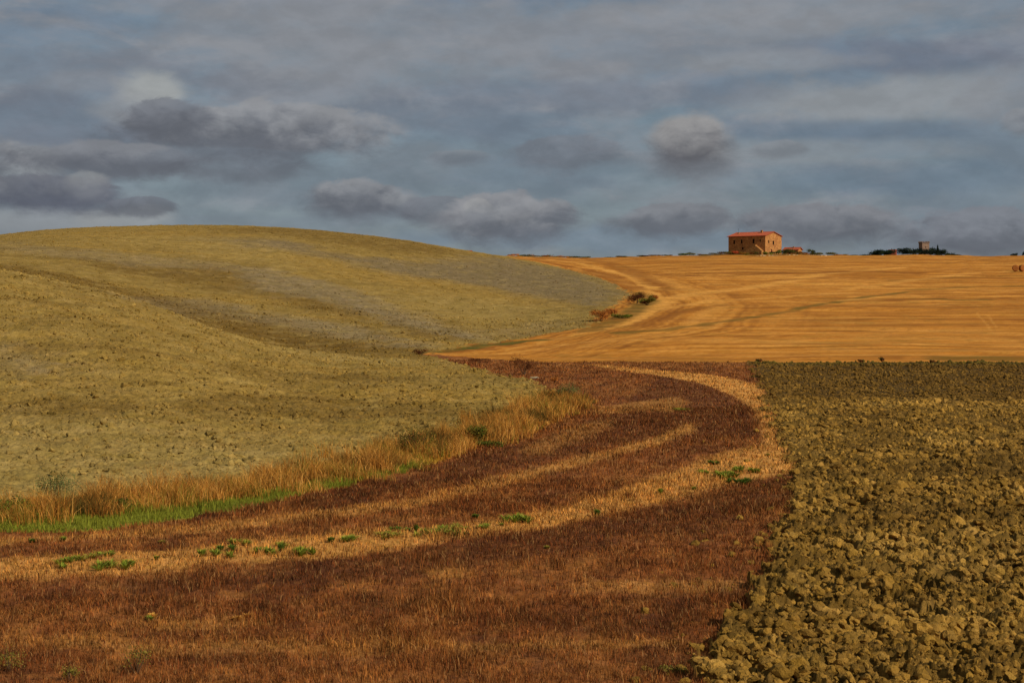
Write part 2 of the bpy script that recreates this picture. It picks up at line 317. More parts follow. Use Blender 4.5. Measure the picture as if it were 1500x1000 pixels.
LG = [  # lines in the stubble: polyline, colour, half width (m), amount
    ([(750, 377), (800, 384), (860, 396), (905, 412), (935, 424)], 'gold_dark', 3.0, .7), ([(800, 380), (860, 388), (920, 404), (960, 424)], 'gold_light', 1.6, .9),
    ([(840, 378), (900, 392), (960, 418)], 'gold_dark', 2.0, .6), ([(870, 380), (930, 396), (980, 424)], 'gold_dark', 1.5, .5),
    ([(910, 474), (960, 446), (1010, 430), (1100, 422), (1200, 402), (1320, 392)], 'gold_light', 2.4, .8),
    ([(930, 478), (1000, 456), (1060, 446)], 'gold_dark', 1.5, .7), ([(960, 455), (1040, 440), (1120, 437), (1250, 428)], 'gold_light', 1.4, .7),
    ([(900, 488), (980, 484), (1040, 474), (1120, 462), (1190, 448), (1260, 436), (1330, 428)], 'gold_olive', 1.1, .85),
    ([(980, 403), (1060, 404), (1150, 400), (1260, 398), (1340, 400)], 'gold_dark', 2.6, .85), ([(1000, 411), (1100, 412), (1220, 406), (1300, 408)], 'gold_dark', 2.0, .6),
    ([(1030, 416), (1140, 414), (1250, 418), (1400, 416)], 'gold_light', 1.4, .7), ([(850, 500), (960, 500), (1100, 498), (1250, 502), (1400, 504), (1560, 508)], 'gold_light', .5, .9),
    ([(860, 516), (960, 512), (1100, 511), (1250, 510), (1500, 513)], 'gold_dark', .5, .6), ([(1300, 440), (1380, 436), (1460, 438), (1560, 436)], 'gold_dark', 2.2, .8),
    ([(1340, 424), (1420, 420), (1560, 418)], 'gold_olive', 2.2, .7), ([(1310, 412), (1400, 406), (1560, 404)], 'gold_olive', 2.5, .5),
    ([(1340, 437), (1400, 440), (1445, 439)], 'gold_olive', 1.4, .8), ([(1240, 424), (1340, 410), (1440, 398), (1560, 394)], 'gold_light', 2.0, .6),
    ([(1230, 440), (1300, 434), (1420, 432)], 'gold_light', 1.0, .7), ([(1430, 458), (1443, 472), (1452, 484)], 'gold_light', .2, .4), ([(1448, 462), (1460, 480)], 'gold_light', .2, .4),
    ([(700, 528), (860, 531), (960, 531), (1085, 532)], 'gold_olive', .9, .9), ([(1380, 524), (1450, 524), (1600, 524)], 'gold_olive', 2.0, .8),
    ([(640, 515), (680, 510), (720, 505), (770, 499), (800, 497)], 'green_dark', 1.1, .8), ([(640, 520), (700, 528), (740, 530)], 'orange', 1.0, .6),
    ([(862, 486), (890, 474), (925, 458), (950, 440), (935, 430)], 'gold_olive', 2.0, .9), ([(700, 520), (800, 508), (900, 494)], 'gold_light', .9, .5),
    ([(940, 384), (1060, 386), (1200, 388)], 'gold_dark', 2.5, .35), ([(1000, 392), (1150, 394), (1350, 388)], 'gold_light', 2.0, .5), ([(1240, 380), (1400, 382), (1560, 381)], 'gold_dark', 3.0, .4)]
LGW = [(np.array([ground_at(*p) for p in pl]), c, w, a) for pl, c, w, a in LG]

GULLY = np.array([ground_at(*p) for p in [(742, 377), (820, 392), (880, 408), (925, 430), (935, 445), (862, 481), (760, 499), (640, 514)]])
FOLD_SHADE = np.array([((px-750)/F*d, d) for px, d in [(-300, 210), (0, 215), (60, 216), (130, 214), (200, 208), (300, 192), (400, 174), (560, 160)]])
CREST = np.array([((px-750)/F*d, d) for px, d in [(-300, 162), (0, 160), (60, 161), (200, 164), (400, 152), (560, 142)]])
def land_colour(x, y, reg):
    n = len(x); col = np.zeros((n, 3))
    def mixc(m, idx, c, amt): m = (m*amt)[:, None]; idx[:] = idx*(1-m)+C[c]*m
    for k in range(6):
        s = reg == k
        if not s.any(): continue
        xs, ys = x[s], y[s]
        nb = fbm(xs*.035, ys*.035, 3, 5); nm = fbm(xs*.3, ys*.3, 4, 9); nf = fbm(xs*1.7, ys*1.7, 3, 21)
        if k == 1:
            c = np.tile(C['hill'], (len(xs), 1))
            # long soil streaks running down the slope
            st = fbm((xs*.8+ys*.25)*.02, (ys-xs*.45)*.09, 4, 41)
            mixc(sst(.0, .45, st), c, 'hill_gold', .6); mixc(sst(.0, .45, -st), c, 'hill_dark', .35)
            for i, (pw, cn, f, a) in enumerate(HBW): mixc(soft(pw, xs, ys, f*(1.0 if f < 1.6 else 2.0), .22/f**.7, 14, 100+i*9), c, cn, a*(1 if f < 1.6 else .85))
            fd = dist_line(FOLD_SHADE, xs+nm*2, ys+nm*3); mixc(sst(17, 7, fd)*sst(-12, -40, xs-18), c, 'hill_dark', .62); mixc(sst(9, 3, dist_line(CREST, xs, ys+nm*3)), c, 'hill_light', .4)  # dark band paints the shade of the fold into the soil colour
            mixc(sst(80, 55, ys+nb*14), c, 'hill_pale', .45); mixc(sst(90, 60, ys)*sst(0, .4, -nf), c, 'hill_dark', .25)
            mixc(sst(.05, .5, nm), c, 'hill_light', .35); mixc(sst(.05, .5, -nm), c, 'hill_dark', .3); mixc(sst(.1, .6, nf), c, 'hill_light', .25)
        elif k == 2:
            c = np.tile(C['plough'], (len(xs), 1))
            mixc(sst(0, .5, nm), c, 'plough_light', .45); mixc(sst(0, .5, -nm), c, 'plough_dark', .3); n5 = fbm(xs*.13, ys*.13, 3, 68); mixc(sst(.05, .4, -n5), c, 'plough_dark', .45); mixc(sst(.05, .4, n5), c, 'plough_light', .4); mixc(sst(0, .5, nf), c, 'plough_light', .3)
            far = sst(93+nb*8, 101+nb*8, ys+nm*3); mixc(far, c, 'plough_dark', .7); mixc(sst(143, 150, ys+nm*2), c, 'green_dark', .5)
        elif k == 3:
            c = np.tile(C['brown'], (len(xs), 1))
            mixc(sst(-.1, .4, nb+nm*.5), c, 'brown_mid', .55); mixc(sst(0, .5, -nm), c, 'brown_dark', .5)
            mixc(sst(.05, .45, fbm(xs*.5, ys*.22, 4, 65)), c, 'brown_dark', .65); mixc(sst(.05, .4, fbm(xs*.9+7, ys*.5, 4, 66)), c, 'brown_mid', .6); mixc(sst(.1, .4, fbm(xs*2.4, ys*1.6, 3, 67)), c, 'brown_dark', .5)
            for i, pw in enumerate(DARKB): mixc(soft(pw, xs, ys, .8, .5, 8, 300+i*9), c, 'brown_dark', .62)
            for i, pw in enumerate(FRONT_TAN): mixc(soft(pw, xs, ys, .5, .7, 8, 400+i*9), c, 'tan', .38)
            for i, (pw, f, a) in enumerate(((T2, .6, .95), (T1, .45, .98), (T3, .55, .7), (T4, .8, .4), (T5, .8, .35))): mixc(soft(pw, xs, ys, f, .9, 8, 500+i*9)*(.84+.16*sst(-.4, .2, nm+nf*.5)), c, 'tan', a)
            mixc(sst(.1, .5, nf), c, 'brown_mid', .35)
        elif k == 4:
            c = np.tile(C['orange'], (len(xs), 1))
            e = dist_line(np.array([ground_at(*p) for p in VERGE_LOW]+[ground_at(-100, 791)]), xs, ys)
            g = sst(5.4, 2.6, e+nm*1.5)*sst(-1.8, -4.2, xs)
            c = c*(1-g[:, None])+C['green']*g[:, None]; mixc(sst(0, .5, nm), c, 'green_dark', .35)
        elif k == 0:
            c = np.tile(C['gold'], (len(xs), 1))
            wx = fbm(xs*.012, ys*.012, 3, 77)*18
            s1 = fbm(xs*.010, (ys+wx)*.22, 4, 61); s2 = fbm(xs*.016, (ys+wx)*.6, 3, 62)
            dg = dist_line(GULLY, xs, ys)+nm*.8; gw = np.exp(-(dg/22.0)**2); hw_ = fbm(dg*.42, xs*.012, 3, 78); hw2 = fbm(dg*1.3, xs*.02, 2, 79)
            s1 = s1*(1-gw)*.8+hw_*gw+nm*.12; s2 = s2*(1-gw)+hw2*gw+nm*.15
            mixc(sst(.02, .35, s1), c, 'gold_light', .6); mixc(sst(.0, .35, -s1), c, 'gold_dark', .8)
            mixc(sst(.05, .4, s2), c, 'gold_light', .5); mixc(sst(.05, .4, -s2), c, 'gold_dark', .65)
            for i, (pl, cn, w, a) in enumerate(LGW):
                jd = dist_line(pl, xs+nm*w*.8, ys+nm*w*1.2); a = a*(.7+.45*sst(-.35, .3, fbm(xs*.06, ys*.2, 3, 640+i)))
                mixc(sst(w*1.4, w*.4, jd)*a, c, cn, 1)
            mixc(sst(.05, .5, nm*.7+nb*.5), c, 'gold_olive', .4); mixc(sst(.0, .5, nf), c, 'gold_dark', .35); mixc(sst(.1, .5, fbm(xs*.11, ys*.11, 4, 63)), c, 'gold_dark', .4)
            mixc(sst(618, 640, ys+nm*10), c, 'scrub', .8)
            mixc(sst(1.15, .85, np.hypot((xs-97)/26, (ys-612)/19)+nm*.25), c, 'scrub', .9)
        else:
            c = np.tile(C['scrub'], (len(xs), 1)); mixc(sst(-.2, .3, nb), c, 'gold', .5)
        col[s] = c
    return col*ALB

# ------------------------------------------------------------------ mesh helpers
def mesh_obj(name, v, f, mat, parent=None, col=None, smooth=False, link=True):
    """v (n,3), f list or (m,k) array"""
    me = bpy.data.meshes.new(name); v = np.asarray(v, np.float32)
    if isinstance(f, np.ndarray):
        k = f.shape[1]; me.vertices.add(len(v)); me.vertices.foreach_set('co', v.ravel())
        me.loops.add(f.size); me.loops.foreach_set('vertex_index', f.astype(np.int32).ravel())
        me.polygons.add(len(f)); me.polygons.foreach_set('loop_start', np.arange(0, f.size, k, dtype=np.int32))
        me.update(calc_edges=True)
    else:
        me.from_pydata([tuple(map(float, p)) for p in v], [], [tuple(int(i) for i in q) for q in f]); me.update()
    if col is not None:
        a = me.color_attributes.new('Col', 'FLOAT_COLOR', 'POINT')
        a.data.foreach_set('color', np.concatenate([col, np.ones((len(col), 1))], 1).astype(np.float32).ravel())
    me.polygons.foreach_set('use_smooth', np.full(len(me.polygons), smooth))
    if mat is not None: me.materials.append(mat)
    o = bpy.data.objects.new(name, me)
    if link: sc.collection.objects.link(o)
    if parent is not None: o.parent = parent
    return o
def tag(o, label=None, cat=None, group=None, kind=None):
    if label: o['label'] = label
    if cat: o['category'] = cat
    if group: o['group'] = group
    if kind: o['kind'] = kind
    return o
def empty(name, loc, rz=0.0):
    o = bpy.data.objects.new(name, None); sc.collection.objects.link(o); o.location = loc; o.rotation_euler = (0, 0, rz)
    o.empty_display_size = .3; return o

def new_mat(name):
    m = bpy.data.materials.new(name); m.use_nodes = True; t = NT(m.node_tree); m.node_tree.nodes.clear()
    b = t.n.new('ShaderNodeBsdfPrincipled'); b.inputs['Roughness'].default_value = .95; b.inputs['Specular IOR Level'].default_value = .12
    o = t.n.new('ShaderNodeOutputMaterial'); t.l.new(b.outputs[0], o.inputs[0]); return m, t, b
def attr_mat(name, scales=(), bump=0.0, bscale=6.0, amt=.35, stretch=(1, 1, 1), translucent=False):
    """colour from the field map, broken up by fine noise of the surface itself"""
    m, t, b = new_mat(name)
    a = t.n.new('ShaderNodeAttribute'); a.attribute_name = 'Col'; c = a.outputs['Color']
    g = t.n.new('ShaderNodeNewGeometry'); p = t.vmath('MULTIPLY', g.outputs['Position'], stretch)
    for i, s in enumerate(scales):
        n = t.noise(p, s, 5, .6); v = t.mapr(n, .3, .7, 1-amt, 1+amt)
        c = t.mix(1.0, c, t.comb(v, v, t.math('MULTIPLY', v, v)) if i == 0 else t.comb(v, v, v), 'MULTIPLY')
    t.l.new(c, b.inputs['Base Color'])
    if bump:
        bn = t.n.new('ShaderNodeBump'); bn.inputs['Strength'].default_value = 1.0; bn.inputs['Distance'].default_value = bump
        t.l.new(t.noise(p, bscale, 6, .65), bn.inputs['Height']); t.l.new(bn.outputs[0], b.inputs['Normal'])
    if translucent:
        tr = t.n.new('ShaderNodeBsdfTranslucent'); t.l.new(c, tr.inputs[0]); mx = t.n.new('ShaderNodeMixShader'); mx.inputs[0].default_value = .25
        t.l.new(b.outputs[0], mx.inputs[1]); t.l.new(tr.outputs[0], mx.inputs[2])
        o = [n for n in t.n if n.type == 'OUTPUT_MATERIAL'][0]; t.l.new(mx.outputs[0], o.inputs[0])
    return m
M = dict(hill=attr_mat('dry clay soil', (.55, 1.7, 7.0), .12, 3.0, .17), plain=attr_mat('turned clay soil', (2.0, 14.0), .09, 11.0, .2),
         brown=attr_mat('brown stubble soil', (3.0, 20.0), .03, 14.0, .25), gold=attr_mat('straw stubble', (.35, 2.5), .05, 3.0, .16, (.6, 2.2, 1)),
         verge=attr_mat('verge soil', (3.0,), .03, 10.0, .2), far=attr_mat('distant land', (.02,), 0, 1, .2))

# ------------------------------------------------------------------ ground: one survey grid, split by field
pxs = np.concatenate([np.linspace(-2600, -420, 30)[:-1], np.arange(-420, -60, 12.0), np.arange(-60, 1560, 2.1), np.arange(1560, 2300, 8.0), np.linspace(2300, 4100, 60)])
ds = np.concatenate([np.geomspace(2.8, 22, 24)[:-1], np.arange(22, 62, .085), np.arange(62, 112, .17), np.arange(112, 200, .42), np.arange(200, 480, 1.1), np.arange(480, 680, 2.2), np.geomspace(680, 6000, 70)])
gp, gd = np.meshgrid(pxs, ds); X = ((gp-750)/F*gd).ravel(); Y = gd.ravel(); PXF = gp.ravel()
Z = -(row_at(PXF, Y)-HR)/F*Y
REG = field_of(X, Y)
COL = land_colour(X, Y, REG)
m_ = REG == 2; COL[m_] *= (.42+.3*sst(-.2, .4, fbm(X[m_]*2, Y[m_]*2, 3, 44)))[:, None]  # ground between the clods darkened, crevice shade painted into its colour
# clods, ruts and unevenness
Z0 = Z.copy()
def lumps(x, y, seed):
    a = fbm(x*1.1, y*1.1, 2, seed); b = 1-2*np.abs(perlin(x*2.3+a*.8, y*2.3, seed+3)); c = 1-2*np.abs(perlin(x*5.1, y*5.1+a, seed+4)); d = perlin(x*11, y*11, seed+5)
    return a*.6+b*.36+c*.22+d*.15
near_f = np.clip(1.2-Y/160.0, .25, 1)
s = (REG == 2); Z[s] += lumps(X[s], Y[s], 3)*.48*near_f[s]
s = (REG == 1); Z[s] += (lumps(X[s]*.9, Y[s]*.9, 8)*.22*np.clip(1.6-Y[s]/130, .35, 1)+fbm(X[s]*.25, Y[s]*.25, 3, 55)*.25)*np.clip(Y[s]/70, .6, 1.5)
s = (REG == 3); Z[s] += (fbm(X[s]*.4, Y[s]*.4, 3, 12)*.10+perlin(X[s]*4, Y[s]*4, 13)*.03)
s = (REG == 4); Z[s] += fbm(X[s]*.5, Y[s]*.5, 3, 14)*.12
s = (REG == 0); Z[s] += fbm(X[s]*.05, Y[s]*.02, 3, 18)*.8*sst(400, 600, Y[s])+(fbm(X[s]*.03, Y[s]*.15, 3, 15)*.35+fbm(X[s]*.02, Y[s]*.5, 2, 16)*.12)
s = (REG == 5); Z[s] += fbm(X[s]*.004, Y[s]*.004, 3, 17)*3
nr, nc = len(ds), len(pxs)
idx = np.arange(nr*nc).reshape(nr, nc)
Q = np.stack([idx[:-1, :-1], idx[:-1, 1:], idx[1:, 1:], idx[1:, :-1]], -1).reshape(-1, 4)
QR = REG[Q[:, 0]]
names = {0: ('stubble_field', 'gold'), 1: ('ploughed_hill', 'hill'), 2: ('ploughed_field', 'plain'), 3: ('fallow_field', 'brown'), 4: ('grass_verge', 'verge'), 5: ('distant_hills', 'far')}
V = np.stack([X, Y, Z], -1)
for k, (nm, mt) in names.items():
    q = Q[QR == k]; used = np.unique(q); remap = np.full(len(V), -1); remap[used] = np.arange(len(used))
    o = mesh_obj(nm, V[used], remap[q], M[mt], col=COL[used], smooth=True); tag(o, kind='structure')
rng = np.random.default_rng(4)
#@@OBJECTS@@
# ------------------------------------------------------------------ loose soil: angular clods lying on the ploughland
import bmesh
def ico(sub):
    bm = bmesh.new(); bmesh.ops.create_icosphere(bm, subdivisions=sub, radius=1.0)
    v = np.array([p.co[:] for p in bm.verts]); f = np.array([[q.index for q in t.verts] for t in bm.faces]); bm.free(); return v, f
def clod_shapes(sub, n, seed, cuts=4):
    rg = np.random.default_rng(seed); v0, f = ico(sub); out = []
    for i in range(n):
        v = v0.copy()
        for _ in range(cuts):
            nn = rg.normal(size=3); nn /= np.linalg.norm(nn); h = rg.uniform(.35, .85)
            v -= np.maximum(v@nn-h, 0)[:, None]*nn*.85
        ph = rg.uniform(0, 9, 3); w3 = np.sin(v0[:, 0]*3.1+ph[0])*np.sin(v0[:, 1]*2.7+ph[1])*np.cos(v0[:, 2]*3.3+ph[2])
        v *= (1+.28*w3+rg.normal(0, .10 if sub > 1 else .06, len(v)))[:, None]
        v *= rg.uniform(.65, 1.35, 3)*np.array([1.15, 1.15, .8])
        out.append(v)
    return out, f
def rot_mats(n, rg, tilt=.5):
    a = rg.uniform(0, 2*np.pi, n); b = rg.normal(0, tilt, n); c = rg.normal(0, tilt, n)
    ca, sa, cb, sb, c2, s2 = np.cos(a), np.sin(a), np.cos(b), np.sin(b), np.cos(c), np.sin(c); o = np.zeros(n); e = np.ones(n)
    Rz = np.stack([ca, -sa, o, sa, ca, o, o, o, e], -1).reshape(-1, 3, 3)
    Rx = np.stack([e, o, o, o, cb, -sb, o, sb, cb], -1).reshape(-1, 3, 3)
    Ry = np.stack([c2, o, s2, o, e, o, -s2, o, c2], -1).reshape(-1, 3, 3)
    return Rz@Rx@Ry
def scatter_clods(name, x, y, z, s, col, sub, mat, seed, kind='stuff', cuts=4):
    rg = np.random.default_rng(seed); shp, f = clod_shapes(sub, 14, seed, cuts); n = len(x)
    rm = rot_mats(n, rg)*s[:, None, None]; var = rg.integers(0, 14, n); nv = len(shp[0])
    V_ = np.empty((n, nv, 3))
    for k in range(14):
        m = var == k; V_[m] = np.einsum('nij,vj->nvi', rm[m], shp[k])
    V_ += np.stack([x, y, z], -1)[:, None]
    F_ = (f[None]+(np.arange(n)*nv)[:, None, None]).reshape(-1, 3)
    o = mesh_obj(name, V_.reshape(-1, 3), F_, mat, col=np.repeat(col, nv, 0)); return tag(o, kind=kind)
def surf(x, y):
    """height of the finished ground (survey grid with its lumps)"""
    px = 750+x/y*F; i = np.clip(np.searchsorted(ds, y)-1, 0, nr-2); j = np.clip(np.searchsorted(pxs, px)-1, 0, nc-2)
    ty = np.clip((y-ds[i])/(ds[i+1]-ds[i]), 0, 1); tx = np.clip((px-pxs[j])/(pxs[j+1]-pxs[j]), 0, 1)
    zz = Z.reshape(nr, nc); return (zz[i, j]*(1-tx)+zz[i, j+1]*tx)*(1-ty)+(zz[i+1, j]*(1-tx)+zz[i+1, j+1]*tx)*ty
def field_points(reg, d0, d1, dens, pl, pr, rg):
    """random spots on one field between two distances, evenly spread in plan"""
    wl, wr = (pl-750)/F, (pr-750)/F
    n = int((wr-wl)*(d1*d1-d0*d0)/2*dens)
    d = np.sqrt(rg.uniform(d0*d0, d1*d1, n)); x = rg.uniform(wl, wr, n)*d
    m = field_of(x, d) == reg; return x[m], d[m]
def clod_band(reg, d0, d1, dens, smin, smax, pl, pr, seed, pw=2.2):
    rg = np.random.default_rng(seed); x, y = field_points(reg, d0, d1, dens, pl, pr, rg)
    pz = sst(-.3, .3, fbm(x*.28, y*.28, 3, 95))       # patches of coarse slabs and of fine tilth
    s_ = smin+(smax-smin)*rg.uniform(0, 1, len(x))**(pw*(1.7-pz)); s_ *= .75+.45*pz
    c = land_colour(x, y, np.full(len(x), reg))*rg.uniform(.65 if reg == 2 else .7, 1.15 if reg == 2 else 1.08, len(x))[:, None]
    t = rg.uniform(0, 1, len(x))[:, None]; c = c*(1-.25*t)+c*np.array([1.08, 1.0, .9])*(.25*t)
    return x, y, surf(x, y)+s_*rg.uniform(-.15, .35, len(x)), s_, c
def cat_(*a): return [np.concatenate(q) for q in zip(*a)]
b = cat_(clod_band(2, 22, 34, 170, .012, .12, 900, 2000, 1, 3.4), clod_band(2, 15, 34, 40, .03, .12, 2000, 2700, 41, 3.0), clod_band(2, 34, 52, 65, .018, .13, 950, 1900, 2, 3.2), clod_band(2, 22, 60, .45, .10, .22, 900, 1900, 31, 2.0))
def spilled():
    r_ = np.random.default_rng(77); x, y = field_points(3, 22, 75, 9, 900, 1300, r_); e = dist_line(np.array([ground_at(*p) for p in PLOUGH_EDGE]+[(3.4, 20)]), x, y)
    k = r_.exponential(.7, len(x)) > e; x, y = x[k], y[k]; s2 = .02+.11*r_.uniform(0, 1, len(x))**3
    return x, y, surf(x, y)+s2*.1, s2, C['plough']*ALB*r_.uniform(.6, 1.1, len(x))[:, None]
b = cat_(b, spilled())
scatter_clods('soil_clods', *b, 2, M['plain'], 11)
b = cat_(clod_band(2, 52, 90, 26, .035, .16, 1000, 1800, 3, 3.4), clod_band(2, 90, 150, 8, .08, .18, 1000, 1750, 4))
scatter_clods('soil_clods', *b, 1, M['plain'], 12)
b = cat_(clod_band(1, 44, 80, 14, .03, .15, -300, 900, 5, 4), clod_band(1, 80, 140, 6, .05, .18, -200, 850, 6, 4), clod_band(1, 140, 230, 1.5, .10, .22, -100, 950, 7, 4), clod_band(1, 230, 440, .5, .07, .17, -60, 960, 8, 3))
scatter_clods('hillside_clods', *b, 1, M['hill'], 13)

# ------------------------------------------------------------------ blades of grass and stubble
BLM = attr_mat('dry stalks', (9.0,), 0, 1, .2, translucent=True)
def blades(x, y, z, h, w, lean, col, rg, parent=None, name='stalks', mat=None):
    """three-segment curved blades; h height, w width, lean sideways reach of the tip (arrays)"""
    n = len(x); a = rg.uniform(0, 2*np.pi, n); la = rg.uniform(0, 2*np.pi, n)
    wx = np.cos(a)*w/2; wy = np.sin(a)*w/2; lx = np.cos(la)*lean; ly = np.sin(la)*lean
    def pt(t, k): return np.stack([x+lx*t*t+wx*k, y+ly*t*t+wy*k, z+h*(t-.15*t*t*(lean/(h+1e-6)))], -1)
    V_ = np.stack([pt(-.08, -1), pt(-.08, 1), pt(.5, -.85), pt(.5, .85), pt(1.0, 0)], 1)
    F_ = np.array([[0, 1, 3], [0, 3, 2], [2, 3, 4]])[None]+(np.arange(n)*5)[:, None, None]
    return mesh_obj(name, V_.reshape(-1, 3), F_.reshape(-1, 3), mat or BLM, parent, np.repeat(col, 5, 0))
rg = np.random.default_rng(21)
def stubble_band(d0, d1, dens, pl, pr):
    x, y = field_points(3, d0, d1, dens, pl, pr, rg)
    keep = fbm(x*.9, y*.9, 3, 71)+rg.uniform(-.5, .5, len(x)) > -.35; x, y = x[keep], y[keep]; n = len(x)
    base = land_colour(x, y, np.full(n, 3)); t = rg.uniform(0, 1, n); c = base*(.42+1.35*rg.uniform(0, 1, n)**1.6)[:, None]*np.array([1.0, 1.0, .95])
    cl = fbm(x*1.5, y*1.1, 3, 73); c *= (1-.55*sst(.08, .35, cl)+.35*sst(.1, .4, -cl))[:, None]
    c = np.where((t < .09)[:, None], (C['straw']*.45+base*.6)*rg.uniform(.6, 1.1, n)[:, None]*ALB, c); c = np.where((t > .86)[:, None], C['brown_dark']*rg.uniform(.5, 1.2, n)[:, None], c)
    red = (t > .5) & (t < .57); c[red] = lin((140, 74, 34))*rg.uniform(.7, 1.2, red.sum())[:, None]*ALB
    tall = 1+.8*sst(.05, .4, fbm(x*.35, y*.35, 3, 72))
    h = rg.uniform(.04, .17, n)*tall; w = np.maximum(.009, y*.00036)*rg.uniform(.7, 1.5, n)
    return x, y, surf(x, y), h, w, h*rg.uniform(.1, .8, n), c
b = cat_(stubble_band(22, 34, 520, -150, 1300), stubble_band(18, 40, 130, -700, -150), stubble_band(34, 55, 260, -150, 1300), stubble_band(55, 90, 100, -100, 1300), stubble_band(90, 152, 25, 400, 1200))
tag(blades(*b, rg, name='brown_stubble'), kind='stuff')

# tall dry grass of the verge, and the short green grass at its foot
VB = np.array([ground_at(*p) for p in [(-150, 775), (0, 760), (100, 754), (200, 741), (300, 730), (400, 716), (500, 694), (600, 668), (700, 644), (780, 612), (834, 588)]])
def along(pl, n, rg, spread):
    seg = np.hypot(*(pl[1:]-pl[:-1]).T); cum = np.concatenate([[0], np.cumsum(seg)]); t = rg.uniform(0, cum[-1], n)
    x = np.interp(t, cum, pl[:, 0]); y = np.interp(t, cum, pl[:, 1]); i = np.clip(np.searchsorted(cum, t)-1, 0, len(seg)-1)
    nx = -(pl[i+1]-pl[i])[:, 1]/seg[i]; ny = (pl[i+1]-pl[i])[:, 0]/seg[i]; o = rg.normal(0, spread, n); return x+nx*o, y+ny*o, t/cum[-1]
nt = 1500; tx, ty, tt = along(VB, nt, rg, .75)
dn = fbm(tx*.5, ty*.5, 3, 81); kp = dn+rg.uniform(-.4, .4, nt) > -.32; tx, ty, dn = tx[kp], ty[kp], dn[kp]; nt = len(tx)
tone = np.clip(fbm(tx*.28, ty*.28, 3, 82)*1.5+rg.normal(0, .14, nt), -1, .28+.4*sst(30, 5, tx+38)); th = rg.uniform(.25, .9, nt)*(1+1.2*dn)*(.85+.4*sst(.0, .4, fbm(tx*1.1, ty*1.1, 2, 84)))
pal = np.array([lin(c) for c in ((132, 94, 32), (186, 126, 48), (216, 158, 76), (156, 98, 36), (120, 110, 36), (98, 78, 30))])
nb = 75; bx = np.repeat(tx, nb)+rg.normal(0, .2, nt*nb); by = np.repeat(ty, nb)+rg.normal(0, .16, nt*nb); bt = np.repeat(tone, nb)+rg.normal(0, .16, nt*nb)
ci = np.where(bt > .36, 4, np.where(bt > .16, 1, np.where(bt > -.05, 2, np.where(bt > -.18, 1, np.where(bt > -.32, 3, 5)))))
bc = pal[ci]*rg.uniform(.55, 1.2, nt*nb)[:, None]*ALB; bh = np.repeat(th, nb)*rg.uniform(.45, 1.1, nt*nb)
tag(blades(bx, by, surf(bx, by), bh, np.maximum(.012, by*.00030)*rg.uniform(.6, 1.4, nt*nb), bh*rg.uniform(.05, .9, nt*nb), bc, rg, name='tall_dry_grass'), kind='stuff')
def green_band(d0, d1, dens, pl, pr):
    x, y = field_points(4, d0, d1, dens, pl, pr, rg); n = len(x); c = land_colour(x, y, np.full(n, 4)); g = c[:, 1] > c[:, 0]*.92
    c = c*rg.uniform(.6, 1.5, n)[:, None]; h = rg.uniform(.05, .2, n)*(1+.8*sst(0, .4, fbm(x*.6, y*.6, 2, 83)))
    return x, y, surf(x, y), h, np.maximum(.012, y*.0004)*rg.uniform(.7, 1.4, n), h*rg.uniform(.1, .7, n), c
b = cat_(green_band(38, 60, 220, -200, 900), green_band(60, 110, 90, 300, 900))
tag(blades(*b, rg, name='green_grass'), kind='stuff')

# ------------------------------------------------------------------ plants and trees
LEAF = attr_mat('foliage', (4.0,), 0, 1, .25, translucent=True)
BARK = attr_mat('bark', (6.0,), .01, 12, .3)
def tube(p0, p1, r0, r1, k=6):
    p0 = np.array(p0, float); p1 = np.array(p1, float); d = p1-p0; d /= np.linalg.norm(d)+1e-9
    a = np.cross(d, [0.3, 1, .2]); a /= np.linalg.norm(a); b_ = np.cross(d, a); t = np.linspace(0, 2*np.pi, k, endpoint=False)
    ring = np.outer(np.cos(t), a)+np.outer(np.sin(t), b_); v = np.concatenate([p0+ring*r0, p1+ring*r1])
    f = [[i, (i+1) % k, k+(i+1) % k, k+i] for i in range(k)]+[list(range(k))[::-1], list(range(k, 2*k))]; return v, f
def joinm(parts):
    V_, F_, o = [], [], 0
    for v, f in parts: V_.append(v); F_ += [[i+o for i in q] for q in f]; o += len(v)
    return np.concatenate(V_), F_
def leaf_cloud(cx, cy, cz, rx, ry, rz, n, size, rg, lobes=7, low=.15):
    """leaves gathered in lobes, uneven outline, gaps between"""
    L = []
    for _ in range(lobes):
        a = rg.uniform(0, 2*np.pi); e = rg.uniform(-.5, 1); q = rg.uniform(.25, .75)
        L.append((cx+math.cos(a)*rx*q, cy+math.sin(a)*ry*q, cz+e*rz*q*.9, rg.uniform(.3, .55)))
    L = np.array(L); k = rg.integers(0, lobes, n); v = rg.normal(size=(n, 3)); v /= np.linalg.norm(v, axis=1)[:, None]
    v *= (rg.uniform(0, 1, n)**.45)[:, None]; c = L[k, :3]+v*L[k, 3:4]*np.array([rx, ry, rz])*1.25
    nrm = v+rg.normal(0, .7, (n, 3)); nrm /= np.linalg.norm(nrm, axis=1)[:, None]
    a = np.cross(nrm, rg.normal(size=(n, 3))); a /= np.linalg.norm(a, axis=1)[:, None]; b_ = np.cross(nrm, a); s_ = size*rg.uniform(.6, 1.5, n)[:, None]
    V_ = np.stack([c-a*s_, c-b_*s_*.6, c+a*s_, c+b_*s_*.6], 1).reshape(-1, 3); return V_, np.arange(n*4).reshape(-1, 4), np.repeat(k, 4)
def colvar(cols, keys, n, rg, k=4):
    cols = [lin(c)*ALB for c in cols]; lob = rg.integers(0, len(cols), 64); per = n//k
    base = np.array([cols[lob[q % 64]] for q in keys]); return base*np.repeat(rg.uniform(.7, 1.3, per), k)[:, None]
